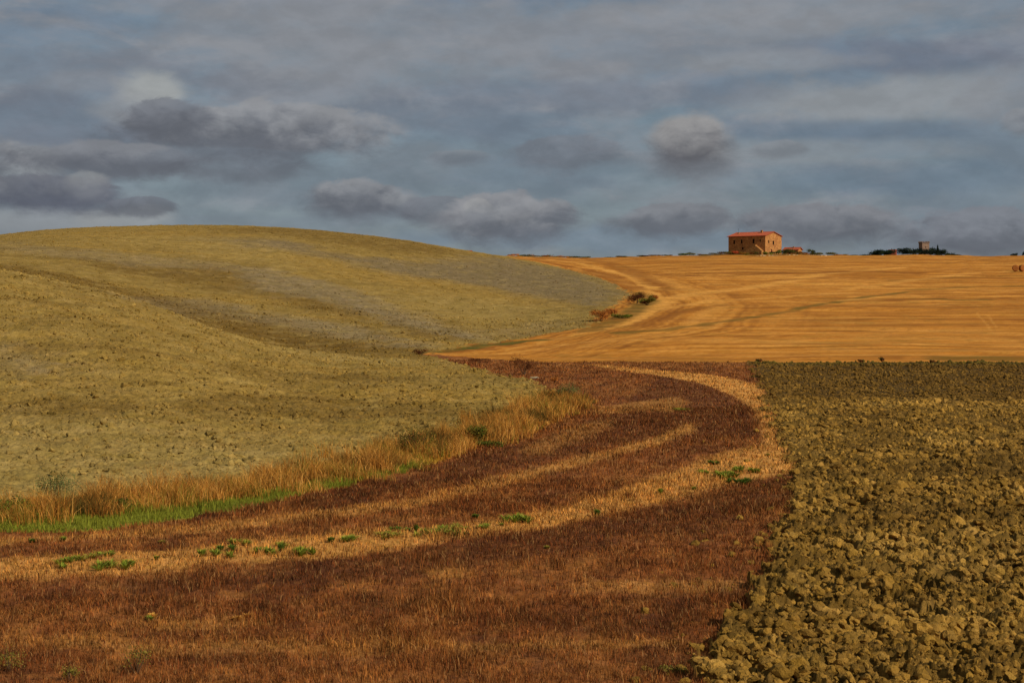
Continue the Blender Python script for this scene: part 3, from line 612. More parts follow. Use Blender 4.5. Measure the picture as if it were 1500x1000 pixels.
def bush(name, label, cat, px, row, w, h, cols, n=300, leaf=.05, group=None, d=None, stems=True, seed=0, deep=.8, dz=0.0, lobes=7):
    """w, h in metres; stands on the land seen at (px,row), or at distance d along that bearing"""
    rgl = np.random.default_rng(seed+int(px*7+row)); gx_, gy_ = ground_at(px, row) if d is None else ((px-750)/F*d, d)
    z = float(surf(np.array([gx_]), np.array([gy_]))[0])+dz
    V_, F_, kk = leaf_cloud(0, 0, h*.42, w/2, w/2*deep, h*.5, n, leaf, rgl, lobes)
    V_[:, 2] = np.maximum(V_[:, 2], -.03); col = colvar(cols, kk, len(V_), rgl)
    if stems:
        e = empty(name, (gx_, gy_, z)); mesh_obj('foliage', V_, F_, LEAF, e, col)
        parts = [tube((rgl.uniform(-.05, .05)*w, rgl.uniform(-.05, .05)*w, -.1), (rgl.uniform(-.35, .35)*w, rgl.uniform(-.3, .3)*w, h*rgl.uniform(.5, .8)), .012*w+.008, .004) for _ in range(6)]
        v, f = joinm(parts); mesh_obj('stems', v, f, BARK, e, np.tile(lin((84, 62, 40)), (len(v), 1)))
    else:
        e = mesh_obj(name, V_, F_, LEAF, None, col); e.location = (gx_, gy_, z)
    return tag(e, label, cat, group)
def tree(label, px, d, h, w, cols, seed, group, base_row=None, conical=False, n=420):
    rgl = np.random.default_rng(seed); x = (px-750)/F*d; z = float(height(x, d)); e = empty('conifer_tree' if conical else 'broadleaf_tree', (x, d, z-.1)); tr = .28*h
    if conical:
        n_ = n; t = rgl.uniform(0, 1, n_)**.8; a = rgl.uniform(0, 2*np.pi, n_); r = (1-t)*w/2*rgl.uniform(.3, 1, n_)**.5*(1+.25*np.sin(t*31)); c = np.stack([r*np.cos(a), r*np.sin(a), tr*.5+t*(h-tr*.5)], -1)
        nn = rgl.normal(size=(n_, 3)); nn /= np.linalg.norm(nn, axis=1)[:, None]; aa = np.cross(nn, rgl.normal(size=(n_, 3))); aa /= np.linalg.norm(aa, axis=1)[:, None]; bb = np.cross(nn, aa); s_ = .45*rgl.uniform(.6, 1.4, n_)[:, None]
        V_ = np.stack([c-aa*s_, c-bb*s_*.6, c+aa*s_, c+bb*s_*.6], 1).reshape(-1, 3); F_ = np.arange(n_*4).reshape(-1, 4); kk = np.repeat((t*6).astype(int), 4)
    else: V_, F_, kk = leaf_cloud(0, 0, h*.48, w/2, w/2, h*.46, n, .42, rgl, 12)
    mesh_obj('crown', V_, F_, LEAF, e, colvar(cols, kk, len(V_), rgl))
    parts = [tube((0, 0, -.6), (rgl.uniform(-.2, .2), rgl.uniform(-.2, .2), h*.55), .035*h, .018*h, 7)]
    if not conical: parts += [tube((0, 0, h*.3), (math.cos(q)*w*.28, math.sin(q)*w*.28, h*.65), .018*h, .006*h, 5) for q in rgl.uniform(0, 6.28, 4)]
    v, f = joinm(parts); mesh_obj('trunk', v, f, BARK, e, np.tile(lin((80, 62, 45)), (len(v), 1))); return tag(e, label, 'tree', group)

# verge and gully bushes
G_ = 'bushes along the field margins'
OL = ((88, 82, 26), (104, 92, 30), (70, 68, 22)); GRN = ((94, 104, 30), (112, 118, 38), (76, 86, 26)); DG = ((66, 72, 26), (80, 82, 30), (56, 60, 24)); RB = ((96, 54, 26), (76, 42, 22), (112, 66, 30)); OR = ((180, 112, 48), (160, 96, 38), (140, 84, 34)); GG = ((92, 100, 52), (104, 108, 58), (80, 88, 42))
bush('feathery_bush', 'grey green feathery bush among the tall dry grass near the left picture edge', 'bush', 78, 738, 1.5, 1.15, GG+OL, 1500, .022, G_, lobes=11)
bush('leafy_bush', 'dark green leafy bush low in the tall grass at the left picture edge', 'bush', 10, 762, 1.3, .75, GRN+DG, 900, .035, G_)
bush('leafy_bush', 'low dark green bush in front of the tall grass above the widest green strip', 'bush', 178, 748, 1.3, .5, GRN+DG, 800, .03, G_)
bush('scrubby_bush', 'wide olive brown bush in the middle of the tall dry grass strip', 'bush', 612, 668, 2.0, 1.5, OL+RB[:1], 1600, .03, G_, lobes=12)
bush('leafy_bush', 'fresh green bush rising between golden grasses toward the right of the strip', 'bush', 700, 650, 1.1, .95, OL+GRN[:1], 1000, .035, G_, lobes=9)
bush('leafy_bush', 'low green bush at the foot of the golden grass where the strip narrows', 'bush', 716, 655, 1.2, .45, GRN+OL, 700, .035, G_)
bush('feathery_bush', 'pale grey green feathery bush at the right tip of the golden grass strip', 'bush', 832, 586, 1.7, 1.2, GG, 1200, .035, G_, lobes=9)
bush('bare_shrub', 'dark red brown shrub standing where hill, stubble and brown field meet', 'shrub', 768, 549, 2.2, 1.7, RB, 1300, .04, G_, lobes=9)
bush('bare_shrub', 'small dark russet shrub at the far left tip of the straw field', 'shrub', 616, 521, 1.5, .85, RB, 500, .05, G_)
bush('bare_shrub', 'low brown shrub on the straw field edge left of the dark red shrub', 'shrub', 700, 531, 2.2, .55, RB, 600, .05, G_)
bush('dry_tuft', 'small orange tuft just behind the grey green feathery bush', 'shrub', 812, 560, .9, .6, OR, 400, .04, G_)
bush('dry_bush', 'pale orange dried bush in the gully at the foot of the hill, leftmost there', 'bush', 880, 470, 3.2, 2.0, OR, 1300, .08, G_, lobes=10)
bush('dry_bush', 'orange brown dried bush in the gully right of the pale orange one', 'bush', 898, 462, 2.8, 1.3, OR+RB[:1], 900, .08, G_)
bush('leafy_bush', 'low olive green bush on the straw side of the gully', 'bush', 912, 466, 3.4, .9, OL+OR[:1]+GRN[:1], 900, .08, G_)
bush('scrubby_bush', 'round brown bush at the upper end of the gully', 'bush', 932, 444, 3.0, 2.2, RB+OL, 1100, .09, G_, lobes=9)
bush('leafy_bush', 'olive green bush at the upper end of the gully beside the brown one', 'bush', 948, 447, 2.8, 1.4, OL+GRN[:1]+RB[:1], 1100, .09, G_, lobes=9)
bush('dry_bush', 'small rusty bush right of the upper gully bushes', 'bush', 957, 438, 2.0, 1.1, OL+OR, 500, .09, G_)
# dark weeds on the far rim of the ploughed plain
for i, (px, row, w, h) in enumerate([(1112, 531, .7, .35), (1262, 530, .8, .32), (1293, 531, .6, .6), (1365, 532, .55, .3)]):
    bush('dry_weed', ['dark weed at the corner of brown field, ploughed field and straw field', 'wide dark weed on the far rim of the ploughed field, left of the tallest', 'tallest dark weed on the far rim of the ploughed field', 'small dark weed on the far rim of the ploughed field, rightmost'][i], 'weed', px, row, w, h, DG+RB, 260, .06, 'weeds on the far rim of the ploughed field')

# weed tufts in the brown field: rosettes of upright green leaves
def tuft(px, row, w, h, label, cols, n=None):
    rgl = np.random.default_rng(int(px*13+row)); x0, y0 = ground_at(px, row); n = n or int(90+w*160); r = rgl.normal(0, w/3.2, n); q = rgl.uniform(0, 6.28, n)
    r = np.abs(r); c = np.array([lin(cols[i])*ALB for i in rgl.integers(0, len(cols), n)])*rgl.uniform(.9, 1.9, n)[:, None]
    k = max(1, int(w*w*7)); ax = rgl.normal(0, w/5, k); ay = rgl.normal(0, w/5, k); i = rgl.integers(0, k, n); hh = h*rgl.uniform(.45, 1.1, n)
    ll = rgl.uniform(.1, .75, n)*w*.42; ox, oy = np.cos(q)*ll, np.sin(q)*ll; x = ax[i]; y = ay[i]; wd = np.full(n, max(.022, y0*.0009)); px_, py_ = -np.sin(q)*wd/2, np.cos(q)*wd/2
    def pt(t, kx): return np.stack([x+ox*t+px_*kx, y+oy*t+py_*kx, hh*t*(1.25-.45*t)-.02], -1)
    V_ = np.stack([pt(0, -.6), pt(0, .6), pt(.5, -1), pt(.5, 1), pt(1.0, 0)], 1); F_ = np.array([[0, 1, 3], [0, 3, 2], [2, 3, 4]])[None]+(np.arange(n)*5)[:, None, None]
    o = mesh_obj('weed_tuft', V_.reshape(-1, 3), F_.reshape(-1, 3), LEAF, None, np.repeat(c, 5, 0))
    o.location = (x0, y0, float(surf(np.array([x0]), np.array([y0]))[0])); return tag(o, label, 'weed', 'green weed tufts in the brown field')
T_G = ((104, 112, 32), (90, 100, 28), (122, 122, 42)); T_D = ((70, 86, 24), (84, 96, 28), (60, 72, 22)); T_Y = ((122, 114, 38), (136, 120, 46), (104, 104, 32))
TUFTS = [(50, 795, .5, .2, T_D, 'small dark green tuft left below the wide green strip'), (93, 794, .5, .2, T_G, 'small green tuft just right of the dark one below the green strip'),
 (93, 826, 1.1, .25, T_G, 'wide green tuft at the left end of the straw band'), (122, 820, 1.0, .2, T_Y, 'pale yellowish tuft behind the wide tufts at the left of the straw band'), (157, 815, .9, .2, T_G, 'low green tuft on the upper edge of the straw band at left'),
 (150, 834, 1.2, .32, T_G, 'tallest green tuft at the lower edge of the straw band on the left'), (181, 828, .7, .28, T_G, 'upright green tuft right beside the tallest left one'), (232, 796, .5, .16, T_Y, 'faint yellow green tuft alone in the brown strip above the straw band'),
 (233, 820, .45, .2, T_G, 'little green tuft alone on the straw band between the left and middle clumps'), (315, 816, .9, .3, T_G, 'green tuft at the left of the row of middle tufts'), (342, 810, .8, .26, T_D, 'dark green tuft second in the row of middle tufts'),
 (354, 799, .9, .22, T_Y, 'pale green tuft behind the second one of the middle row'), (385, 812, 1.1, .24, T_G, 'broad green tuft in the centre of the middle row'), (412, 812, .5, .36, T_D, 'narrow upright dark tuft in the middle row'), (413, 800, .8, .2, T_Y, 'pale tuft behind the narrow upright dark one'),
 (449, 812, 1.1, .32, T_G, 'bushy green tuft at the right end of the middle row'), (481, 795, .6, .24, T_D, 'dark green tuft by itself above the right end of the middle row'), (513, 792, 1.1, .26, T_G, 'wide green tuft left of the long green patches in the straw band'),
 (572, 789, 1.2, .22, T_Y, 'flat yellow green patch of weeds, first of the long patches'), (581, 776, 1.1, .16, T_D, 'flat dark weed patch on the upper edge of the straw band'), (605, 779, .4, .34, T_D, 'thin upright dark weed between the flat patches'),
 (632, 784, .9, .3, T_G, 'green tuft with an upright stalk among the long patches'), (652, 782, 1.5, .26, T_G, 'widest bright green patch in the middle of the straw band'), (672, 774, 1.0, .22, T_Y, 'pale green patch right behind the widest bright one'),
 (684, 762, .6, .22, T_D, 'dark weed in the brown strip just above the straw band'), (713, 774, .8, .2, T_G, 'small green tuft between the widest patch and the bushy right one'), (738, 770, .5, .14, T_G, 'tiny tuft touching the bushy bright tuft from the left'),
 (756, 765, 1.3, .36, T_G, 'bushy bright green tuft on the straw band, largest right of centre'), (870, 753, .6, .3, T_D, 'lone dark green tuft on the straw band in the right half'), (965, 721, .5, .3, T_G, 'slender green tuft where the straw band starts widening'),
 (1008, 717, .5, .2, T_G, 'small low tuft left below the right hand cluster'), (1035, 693, .9, .26, T_G, 'green tuft at the left of the right hand cluster'), (1050, 680, .8, .24, T_D, 'dark tuft at the back of the right hand cluster'), (1061, 699, 1.4, .36, T_G, 'largest green tuft in the front of the right hand cluster'),
 (1080, 690, 1.1, .3, T_G, 'green tuft in the middle of the right hand cluster'), (1097, 694, .9, .3, T_G, 'green tuft at the right side of the right hand cluster'), (1090, 709, 1.2, .3, T_D, 'dark green tuft lowest of the right hand cluster'), (996, 600, 1.7, .2, T_Y, 'flat yellow green patch far back in the bend of the brown field'),
 (217, 908, .5, .2, T_G, 'small green tuft beside pale straw in the front brown field'), (236, 903, .6, .2, ((186, 140, 60), (166, 120, 50)), 'pale straw tuft beside the small green one in the front brown field'), (346, 906, .7, .18, ((182, 130, 60), (150, 104, 44)), 'golden straw tuft right of the pair in the front brown field'),
 (200, 985, .9, .7, T_Y, 'tall thin yellow green weed in the lower left foreground'), (14, 985, .8, .6, T_Y, 'yellow green weed in the bottom left corner'), (104, 997, .5, .4, T_Y, 'weed half cut by the lower picture edge between the two tall ones'),
 (985, 985, .8, .25, T_Y, 'low yellowish weed at the bottom beside the ploughed soil'), (800, 800, .4, .14, T_Y, 'tiny pale tuft on the lower edge of the straw band right of centre'), (1124, 668, .5, .2, T_Y, 'tiny tuft at the bend of the straw path near the ploughed field')]
for px, row, w, h, cols, lab in TUFTS:
    w *= .85; h *= .85
    if row > 960: bush('weed_plant', lab, 'weed', px, row, w*.8, h, ((122, 108, 40), (104, 96, 34), (134, 116, 50)), 420, .014, 'green weed tufts in the brown field', lobes=14)
    else: tuft(px, row, w, h, lab, cols)

# pale stones
STONE = attr_mat('pale stone', (3.0, 12.0), .02, 6, .2)
def stone(px, row, s_, label, name='stone', d=None, flat=.6, col=(178, 160, 124), group=None, dz=0):
    rgl = np.random.default_rng(int(px*31+row)); shp, f = clod_shapes(2, 1, int(px*31+row), 12); v = shp[0]*s_*np.array([1.2, 1, flat]); x, y = ground_at(px, row) if d is None else ((px-750)/F*d, d)
    o = mesh_obj(name, v, f, STONE, col=np.tile(lin(col)*.8, (len(v), 1))); o.location = (x, y, float(height(x, y))+s_*.15+dz); return tag(o, label, 'stone', group)
stone(783, 554, .34, 'pale stone on the soil edge just below the dark red brown shrub')

# ------------------------------------------------------------------ buildings
def wall_mat(name, c1, c2, c3):
    m, t, b = new_mat(name); g = t.n.new('ShaderNodeTexCoord'); p = g.outputs['Object']
    br = t.n.new('ShaderNodeTexVoronoi'); br.feature = 'F1'; t.l.new(t.vmath('MULTIPLY', p, (1, 1, 1.8)), br.inputs['Vector']); br.inputs['Scale'].default_value = 3.2
    a = t.mix(t.mapr(t.noise(p, .55, 5, .6), .38, .62), rgba(lin(c1)), rgba(lin(c2))); a = t.mix(t.math('MULTIPLY', t.mapr(t.noise(p, 1.3, 5, .65), .52, .66), .7), a, rgba(lin(c3)))
    gr = t.n.new('ShaderNodeSeparateColor'); t.l.new(br.outputs['Color'], gr.inputs[0]); v = t.mapr(gr.outputs[0], 0, 1, .72, 1.25); a = t.mix(1, a, t.comb(v, v, v), 'MULTIPLY'); t.l.new(a, b.inputs['Base Color'])
    bn = t.n.new('ShaderNodeBump'); bn.inputs['Distance'].default_value = .04; t.l.new(br.outputs['Distance'], bn.inputs['Height']); t.l.new(bn.outputs[0], b.inputs['Normal']); return m
def tile_mat():
    m, t, b = new_mat('clay roof tiles'); g = t.n.new('ShaderNodeTexCoord'); p = g.outputs['Object']
    a = t.mix(t.mapr(t.noise(p, .9, 5, .7), .35, .65), rgba(lin((164, 78, 52))), rgba(lin((140, 70, 46)))); a = t.mix(t.math('MULTIPLY', t.mapr(t.noise(p, 4, 4, .7), .5, .7), .5), a, rgba(lin((206, 122, 76)))); t.l.new(a, b.inputs['Base Color']); return m
def plain_mat(name, c, rough=.9):
    m, t, b = new_mat(name); g = t.n.new('ShaderNodeTexCoord'); n = t.mapr(t.noise(g.outputs['Object'], 4, 4, .6), .3, .7, .8, 1.2); t.l.new(t.mix(1, rgba(lin(c)), t.comb(n, n, n), 'MULTIPLY'), b.inputs['Base Color']); b.inputs['Roughness'].default_value = rough; return m
WALL = wall_mat('rough ochre stone wall', (178, 122, 66), (150, 98, 54), (194, 140, 78)); WALL2 = wall_mat('weathered grey stone wall', (138, 112, 92), (118, 94, 78), (152, 124, 100))
TILE = tile_mat(); DARK = plain_mat('dark opening', (28, 20, 16)); WOOD = plain_mat('old brown wood', (70, 44, 26)); RED = plain_mat('faded red door', (120, 52, 34)); METAL = plain_mat('dark metal', (50, 48, 46), .5)
def wall_face(w, h, holes, dep=.35):
    """upright face in the xz plane (x 0..w, outward -y) with real recessed openings (x0,z0,x1,z1)"""
    xs = sorted({0, w, *[q for o in holes for q in (o[0], o[2])]}); zs = sorted({0, h, *[q for o in holes for q in (o[1], o[3])]}); V_, F_ = [], []
    def quad(*p): F_.append([len(V_)+i for i in range(4)]); V_.extend(p)
    for a, b_ in zip(xs[:-1], xs[1:]):
        for c, d in zip(zs[:-1], zs[1:]):
            mx, mz = (a+b_)/2, (c+d)/2
            if any(o[0] < mx < o[2] and o[1] < mz < o[3] for o in holes): continue
            quad((a, 0, c), (b_, 0, c), (b_, 0, d), (a, 0, d))
    for x0, z0, x1, z1 in holes:
        quad((x0, 0, z0), (x0, dep, z0), (x1, dep, z0), (x1, 0, z0)); quad((x0, 0, z1), (x1, 0, z1), (x1, dep, z1), (x0, dep, z1))
        quad((x0, 0, z0), (x0, 0, z1), (x0, dep, z1), (x0, dep, z0)); quad((x1, 0, z0), (x1, dep, z0), (x1, dep, z1), (x1, 0, z1))
    return np.array(V_, float), F_
def place(v, ang, off): c, s_ = math.cos(ang), math.sin(ang); return np.stack([v[:, 0]*c-v[:, 1]*s_+off[0], v[:, 0]*s_+v[:, 1]*c+off[1], v[:, 2]+off[2]], -1)
def box(x0, y0, z0, x1, y1, z1):
    v = np.array([(x, y, z) for x in (x0, x1) for y in (y0, y1) for z in (z0, z1)], float); return v, [[0, 1, 3, 2], [4, 6, 7, 5], [0, 4, 5, 1], [2, 3, 7, 6], [0, 2, 6, 4], [1, 5, 7, 3]]
def roof_mesh(L, Wd, h, rise, ov=.45, th=.16, n=30, seed=1):
    """two pitched slopes with ribbed tile rows; ridge along x, length L, footprint Wd, eaves at h"""
    parts = []; nx = int((L+2*ov)/.25)
    for sgn in (-1, 1):
        xs = np.linspace(-ov, L+ov, nx*2+1); ribs = .05*(np.arange(len(xs)) % 2); sl = rise/(Wd/2)
        ts = np.linspace(0, 1, 7); V_ = []
        for t in ts:
            y = Wd/2+sgn*(Wd/2+ov)*(1-t); z = h+rise-(Wd/2+ov)*(1-t)*sl+th+.06*math.sin(t*3.1)*-1
            V_ += [(x, y, z+r) for x, r in zip(xs, ribs)]
        m = len(xs); F_ = [[i*m+j, i*m+j+1, (i+1)*m+j+1, (i+1)*m+j] for i in range(6) for j in range(m-1)]; b0 = len(V_)
        for t in (0, 1):
            y = Wd/2+sgn*(Wd/2+ov)*(1-t); z = h+rise-(Wd/2+ov)*(1-t)*sl; V_ += [(-ov, y, z), (L+ov, y, z)]
        F_ += [[b0, b0+1, b0+3, b0+2], [b0, b0+1, m-1, 0], [b0, 0, 6*m, b0+2], [b0+1, m-1, 7*m-1, b0+3]]; parts.append((np.array(V_, float), F_))
    parts.append(tube((-ov, Wd/2, h+rise+th-.02), (L+ov, Wd/2, h+rise+th-.02), .13, .13, 8)); return joinm(parts)
def house(name, label, cat, loc, rz, L, Wd, h, rise, long_open, gable_open, wallm, chimneys, door_kind=(), found=1.5):
    """origin at the corner shared by long front (runs toward -x, faces -y) and gable (runs toward +y, faces +x)"""
    e = empty(name, loc, rz)
    fr, ff = wall_face(L, h, long_open); gr, gf = wall_face(Wd, h, gable_open); fr[:, 0] -= L
    gb = place(gr, math.pi/2, (0, 0, 0)); bk, bf = wall_face(L, h, []); bk = place(bk, math.pi, (0, Wd, 0)); lf, l2 = wall_face(Wd, h, []); lf = place(lf, -math.pi/2, (-L, Wd, 0))
    tri = [(np.array([(x, 0, h), (x, Wd, h), (x, Wd/2, h+rise)], float), [[0, 1, 2]]) for x in (0, -L)]; ft = box(-L-.02, -.02, -found, .02, Wd+.02, 0)
    v, f = joinm([(fr, ff), (gb, gf), (bk, bf), (lf, l2)]+tri+[ft]); mesh_obj('wall', v, f, wallm, e)
    rv, rf = roof_mesh(L, Wd, h, rise); rv[:, 0] -= L; ro = mesh_obj('roof', rv, rf, TILE, e)
    for (cx, cy, ch, s_) in chimneys:
        z = h+rise-abs(cy-Wd/2)*rise/(Wd/2); v, f = joinm([box(cx-s_, cy-s_, z-.3, cx+s_, cy+s_, z+ch), box(cx-s_*1.3, cy-s_*1.3, z+ch+.002, cx+s_*1.3, cy+s_*1.3, z+ch+.12)]); mesh_obj('chimney', v, f, wallm, ro)
    for side, ops in ((0, long_open), (1, gable_open)):
        for i, (x0, z0, x1, z1) in enumerate(ops):
            isd = z0 < .4
            pv, pf = box(x0, .26, z0, x1, .33, z1); fv = [box(x0, .18, z0, x0+.07, .24, z1), box(x1-.07, .18, z0, x1, .24, z1), box(x0+.07, .18, z1-.07, x1-.07, .24, z1), box(x0+.07, .18, z0, x1-.07, .24, z0+.07)]
            if not isd: fv.append(box((x0+x1)/2-.025, .18, z0+.07, (x0+x1)/2+.025, .24, z1-.07))
            v2, f2 = joinm(fv)
            if side == 0: pv[:, 0] -= L; v2[:, 0] -= L
            else: pv = place(pv, math.pi/2, (0, 0, 0)); v2 = place(v2, math.pi/2, (0, 0, 0))
            w = mesh_obj('door' if isd else 'window', v2, f2, WOOD, e); mesh_obj('door_leaf' if isd else 'pane', pv, pf, RED if isd else DARK, w)
    return tag(e, label, cat)
HD = 600.0; hx = (1121-750)/F*HD; hz = -(368.8-HR)/F*HD
TH = R(41)
farm = house('farmhouse', 'large ochre stone farmhouse with red tiled roof on the ridge', 'farmhouse', (hx, HD, hz), -TH, 16.6, 11.8, 6.15, 1.55,
      [(2.2, 3.2, 3.0, 4.7), (5.6, 3.4, 6.35, 4.9), (10.9, 3.3, 11.8, 5.0), (14.0, 3.8, 14.6, 4.7), (6.1, 1.0, 6.9, 1.9), (11.4, 0, 12.3, 1.8)],
      [(2.1, 3.3, 2.95, 4.5), (5.2, 2.8, 6.4, 4.3), (4.0, 0.0, 5.0, 1.1)], WALL, [(-4.4, 4.6, .95, .34), (-14.2, 3.4, .6, .22)])
# outside stair of pale stone against the long front
sv = []; zt = 3.2
for k in range(11): sv.append(box(-9.2+k*.42, -1.35, -1.5, -8.78+k*.42, -.003, .2+k*.22))
sv.append(box(-4.58, -1.35, -1.5, -3.6, -.003, 2.65))
for k in range(7): sv.append(box(-3.6+k*.4, -1.35, -1.5, -3.2+k*.4, -.003, 2.35-k*.3))
v, f = joinm(sv); PALE = wall_mat('pale rubble stone', (174, 124, 68), (150, 102, 54), (186, 140, 82)); mesh_obj('outside_stair', v, f, PALE, farm)
v, f = joinm([tube((-14.2, 3.4, 7.2), (-14.2, 3.4, 9.4), .03, .02, 5), tube((-14.6, 3.4, 9.1), (-13.8, 3.4, 9.1), .015, .015, 4), tube((-14.5, 3.4, 8.8), (-13.9, 3.4, 8.8), .015, .015, 4)]); mesh_obj('antenna', v, f, METAL, farm)
AD = 622.0; ax = (1169-750)/F*AD; az = -(373.6-HR)/F*AD
house('outbuilding', 'low stone outbuilding with red tiled roof right of the farmhouse', 'outbuilding', (ax, AD, az), -R(30), 6.0, 4.4, 2.15, .8, [(2.0, 0, 3.0, 1.8)], [(1.5, 0, 2.6, 1.4)], WALL, [(-2.4, 1.6, .6, .22)])
FD = 900.0; house('distant_farmhouse', 'tiny far farmhouse with red roof just showing over the hill crest', 'farmhouse', ((688-750)/F*FD, FD, -(369.6-HR)/F*FD-3.2), -R(20), 7, 5, 3.2, .9, [(1.5, 1.4, 2.3, 2.5), (4.6, 1.4, 5.4, 2.5)], [(2, 1.4, 2.8, 2.5)], WALL, [(-2, 1.6, .6, .25)], found=4)
VD = 1500.0
house('village_house', 'distant brick coloured house among dark trees left of the tower', 'house', ((1312-750)/F*(VD+12), VD+12, -(373.4-HR)/F*VD), -R(25), 7, 5.5, 4.2, 1.1, [(1.2, 1.4, 2.0, 2.7), (4.4, 1.4, 5.2, 2.7)], [(2.2, 1.4, 3.2, 2.7)], wall_mat('red brick wall', (150, 76, 52), (130, 66, 46), (160, 90, 60)), [(-2, 2, .8, .3)])
# tower with battlements
te = empty('castle_tower', ((1353.5-750)/F*(VD+30), VD+30, -(372-HR)/F*VD)); hw = 3.7; parts = []
tv = []; holes = [(3.2, 6.5, 4.0, 8.0)]
for k in range(4):
    v, f = wall_face(hw*2, 11.2, holes if k in (0, 1) else []); v[:, 0] -= hw; v[:, 1] -= hw; tv.append((place(v, k*math.pi/2, (0, 0, 0)), f))
tv.append(box(-hw, -hw, -6, hw, hw, 0)); tv.append(box(-hw, -hw, 10.9, hw, hw, 11.198)); v, f = joinm(tv); mesh_obj('wall', v, f, WALL2, te, ).rotation_euler = (0, 0, 0)
hv = [box(-hw-.35, -hw-.35, 11.2, hw+.35, hw+.35, 11.9)]
for k in range(5):
    o_ = -hw-.35+k*(2*hw+.7-.9)/4
    for a, b_ in ((o_, -hw-.35), (o_, hw-.1)): hv.append(box(a, b_, 11.902, a+.9, b_+.45, 12.9))
    if 0 < k < 4:
        for a in (-hw-.35, hw-.1): hv.append(box(a, o_, 11.902, a+.45, o_+.9, 12.9))
v, f = joinm(hv); mesh_obj('battlement', v, f, plain_mat('dark weathered stone', (112, 92, 78)), te)
te.rotation_euler = (0, 0, R(12)); tag(te, 'square stone castle tower with battlements above distant dark trees', 'tower')
# the wood around it, tree by tree
TC = ((26, 36, 24), (34, 46, 26), (20, 30, 22), (44, 54, 30)); G2 = 'dark trees on the distant hill'
VT = [(1262, 4.5, 9, 0), (1271, 5, 9, 0), (1281, 8.2, 9, 0), (1288, 7.4, 8, 0), (1297, 7, 9, 0), (1304, 7.6, 8, 0), (1321, 8.4, 8, 0), (1331, 6.4, 9, 0), (1339, 7.5, 9, 0), (1347, 8, 8, 0), (1355, 7.4, 8, 0), (1363, 8.3, 8, 0), (1368, 8.6, 7, 0), (1373.5, 10.2, 4.6, 1), (1379, 8.0, 7, 0), (1391, 5.2, 7, 0), (1398, 3.6, 8, 0), (1407, 2.8, 7, 0)]
VL = ['lowest dark tree at the left end of the distant wood', 'low dark tree second from the left end of the distant wood', 'broad rounded dark tree forming the left hump of the distant wood', 'dark tree just right of the left hump of the wood', 'dark tree midway between left hump and brick coloured house', 'dark tree touching the brick coloured house on its left', 'round dark tree touching the brick coloured house on its right', 'low dark tree in the dip between brick coloured house and tower', 'dark tree rising toward the tower from the left', 'dark tree at the left foot of the tower', 'dark tree hiding the foot of the tower', 'dark tree at the right foot of the tower', 'tall dark tree between tower and pointed conifer', 'pointed dark conifer right of the tower', 'dark tree touching the conifer on its right', 'small dark tree on the slope right of the wood', 'low dark bushy tree on the falling slope right of the wood', 'last and lowest dark tree at the right end of the wood']
for i, ((px, h, w, con), lb) in enumerate(zip(VT, VL)): tree(lb, px, VD+(i*7 % 5)*4-8, h*1.1, w*(1.0 if con else 1.5), TC, 700+i, G2, conical=bool(con), n=1100)
bush('leafy_bush', 'dark round bush on the horizon near the right picture edge', 'bush', 1485, 376, 3.4, 1.7, TC, 500, .14, 'bushes on the ridge', d=640)
bush('leafy_bush', 'dark bush on the horizon cut by the right picture edge', 'bush', 1501, 376, 2.6, 1.9, TC, 400, .14, 'bushes on the ridge', d=640)
# scrub along the ridge (each stands at its own spot on the skyline)
RG = [(752, 2.5, .9, OR, 'first low orange bush at the left start of the far rim'), (766, 4, 1.1, OL, 'olive bush second from the left on the far rim'), (780, 5, 1.3, OL+OR, 'wide olive and orange bush on the left of the far rim'), (797, 5, 1.5, OR+OL, 'tallest dry orange bush on the far rim'), (813, 4.5, 1.3, OL+OR, 'dry bush right of the tallest orange one on the far rim'), (829, 4, 1.0, OR+OL, 'low tawny bush in the middle of the far rim'), (845, 4, 1.1, OL+DG, 'dark olive bush at the right of the dry rim scrub'), (857, 3, .9, DG+OL, 'small dark bush ending the dry rim scrub'),
      (893, 3.6, .8, OL+RB+DG, 'low dark bush, first right of the gap in the rim scrub'), (912, 3.2, .9, OL+RB+DG+RB, 'low dark bush, second right of the gap in the rim scrub'), (943, 3.6, .9, OL+RB+DG+RB, 'dark brown bush halfway between gap and farmhouse'), (961, 4, .8, RB+OL, 'long low brown bush halfway along the ridge'), (978, 2.4, .6, OL+RB+DG, 'tiny dark bush left of the green ridge bush'), (1002, 3.2, 1.3, DG+GRN, 'green bush on the ridge left of the farmhouse'), (1013, 3.4, 1.6, GRN+OL, 'taller green bush on the ridge left of the farmhouse'),
      (1030, 3.6, .7, RB+OL, 'low brown scrub left of the farmhouse mound'), (1048, 4.2, 1.0, OL+RB, 'olive brown scrub starting the farmhouse mound'), (1062, 4.0, 1.3, OL+RB, 'brown scrub at the left corner of the farmhouse'), (1232, 3.6, .9, OL+OR, 'tawny scrub far right of the outbuilding'), (1246, 3, .6, DG+OL, 'last low dark scrub right of the outbuilding')]
for px, w, h, cols, lb in RG:
    dd = SD[(SD > 440) & (SD < 700)]; rr = row_at(np.full(len(dd), float(px)), dd); d0 = dd[int(np.argmin(rr))]
    bush('scrub_bush', lb, 'bush', px, 0, w*1.6, h*1.0, cols, 800, .12, 'bushes on the ridge', d=float(d0)-2, seed=5, stems=False)
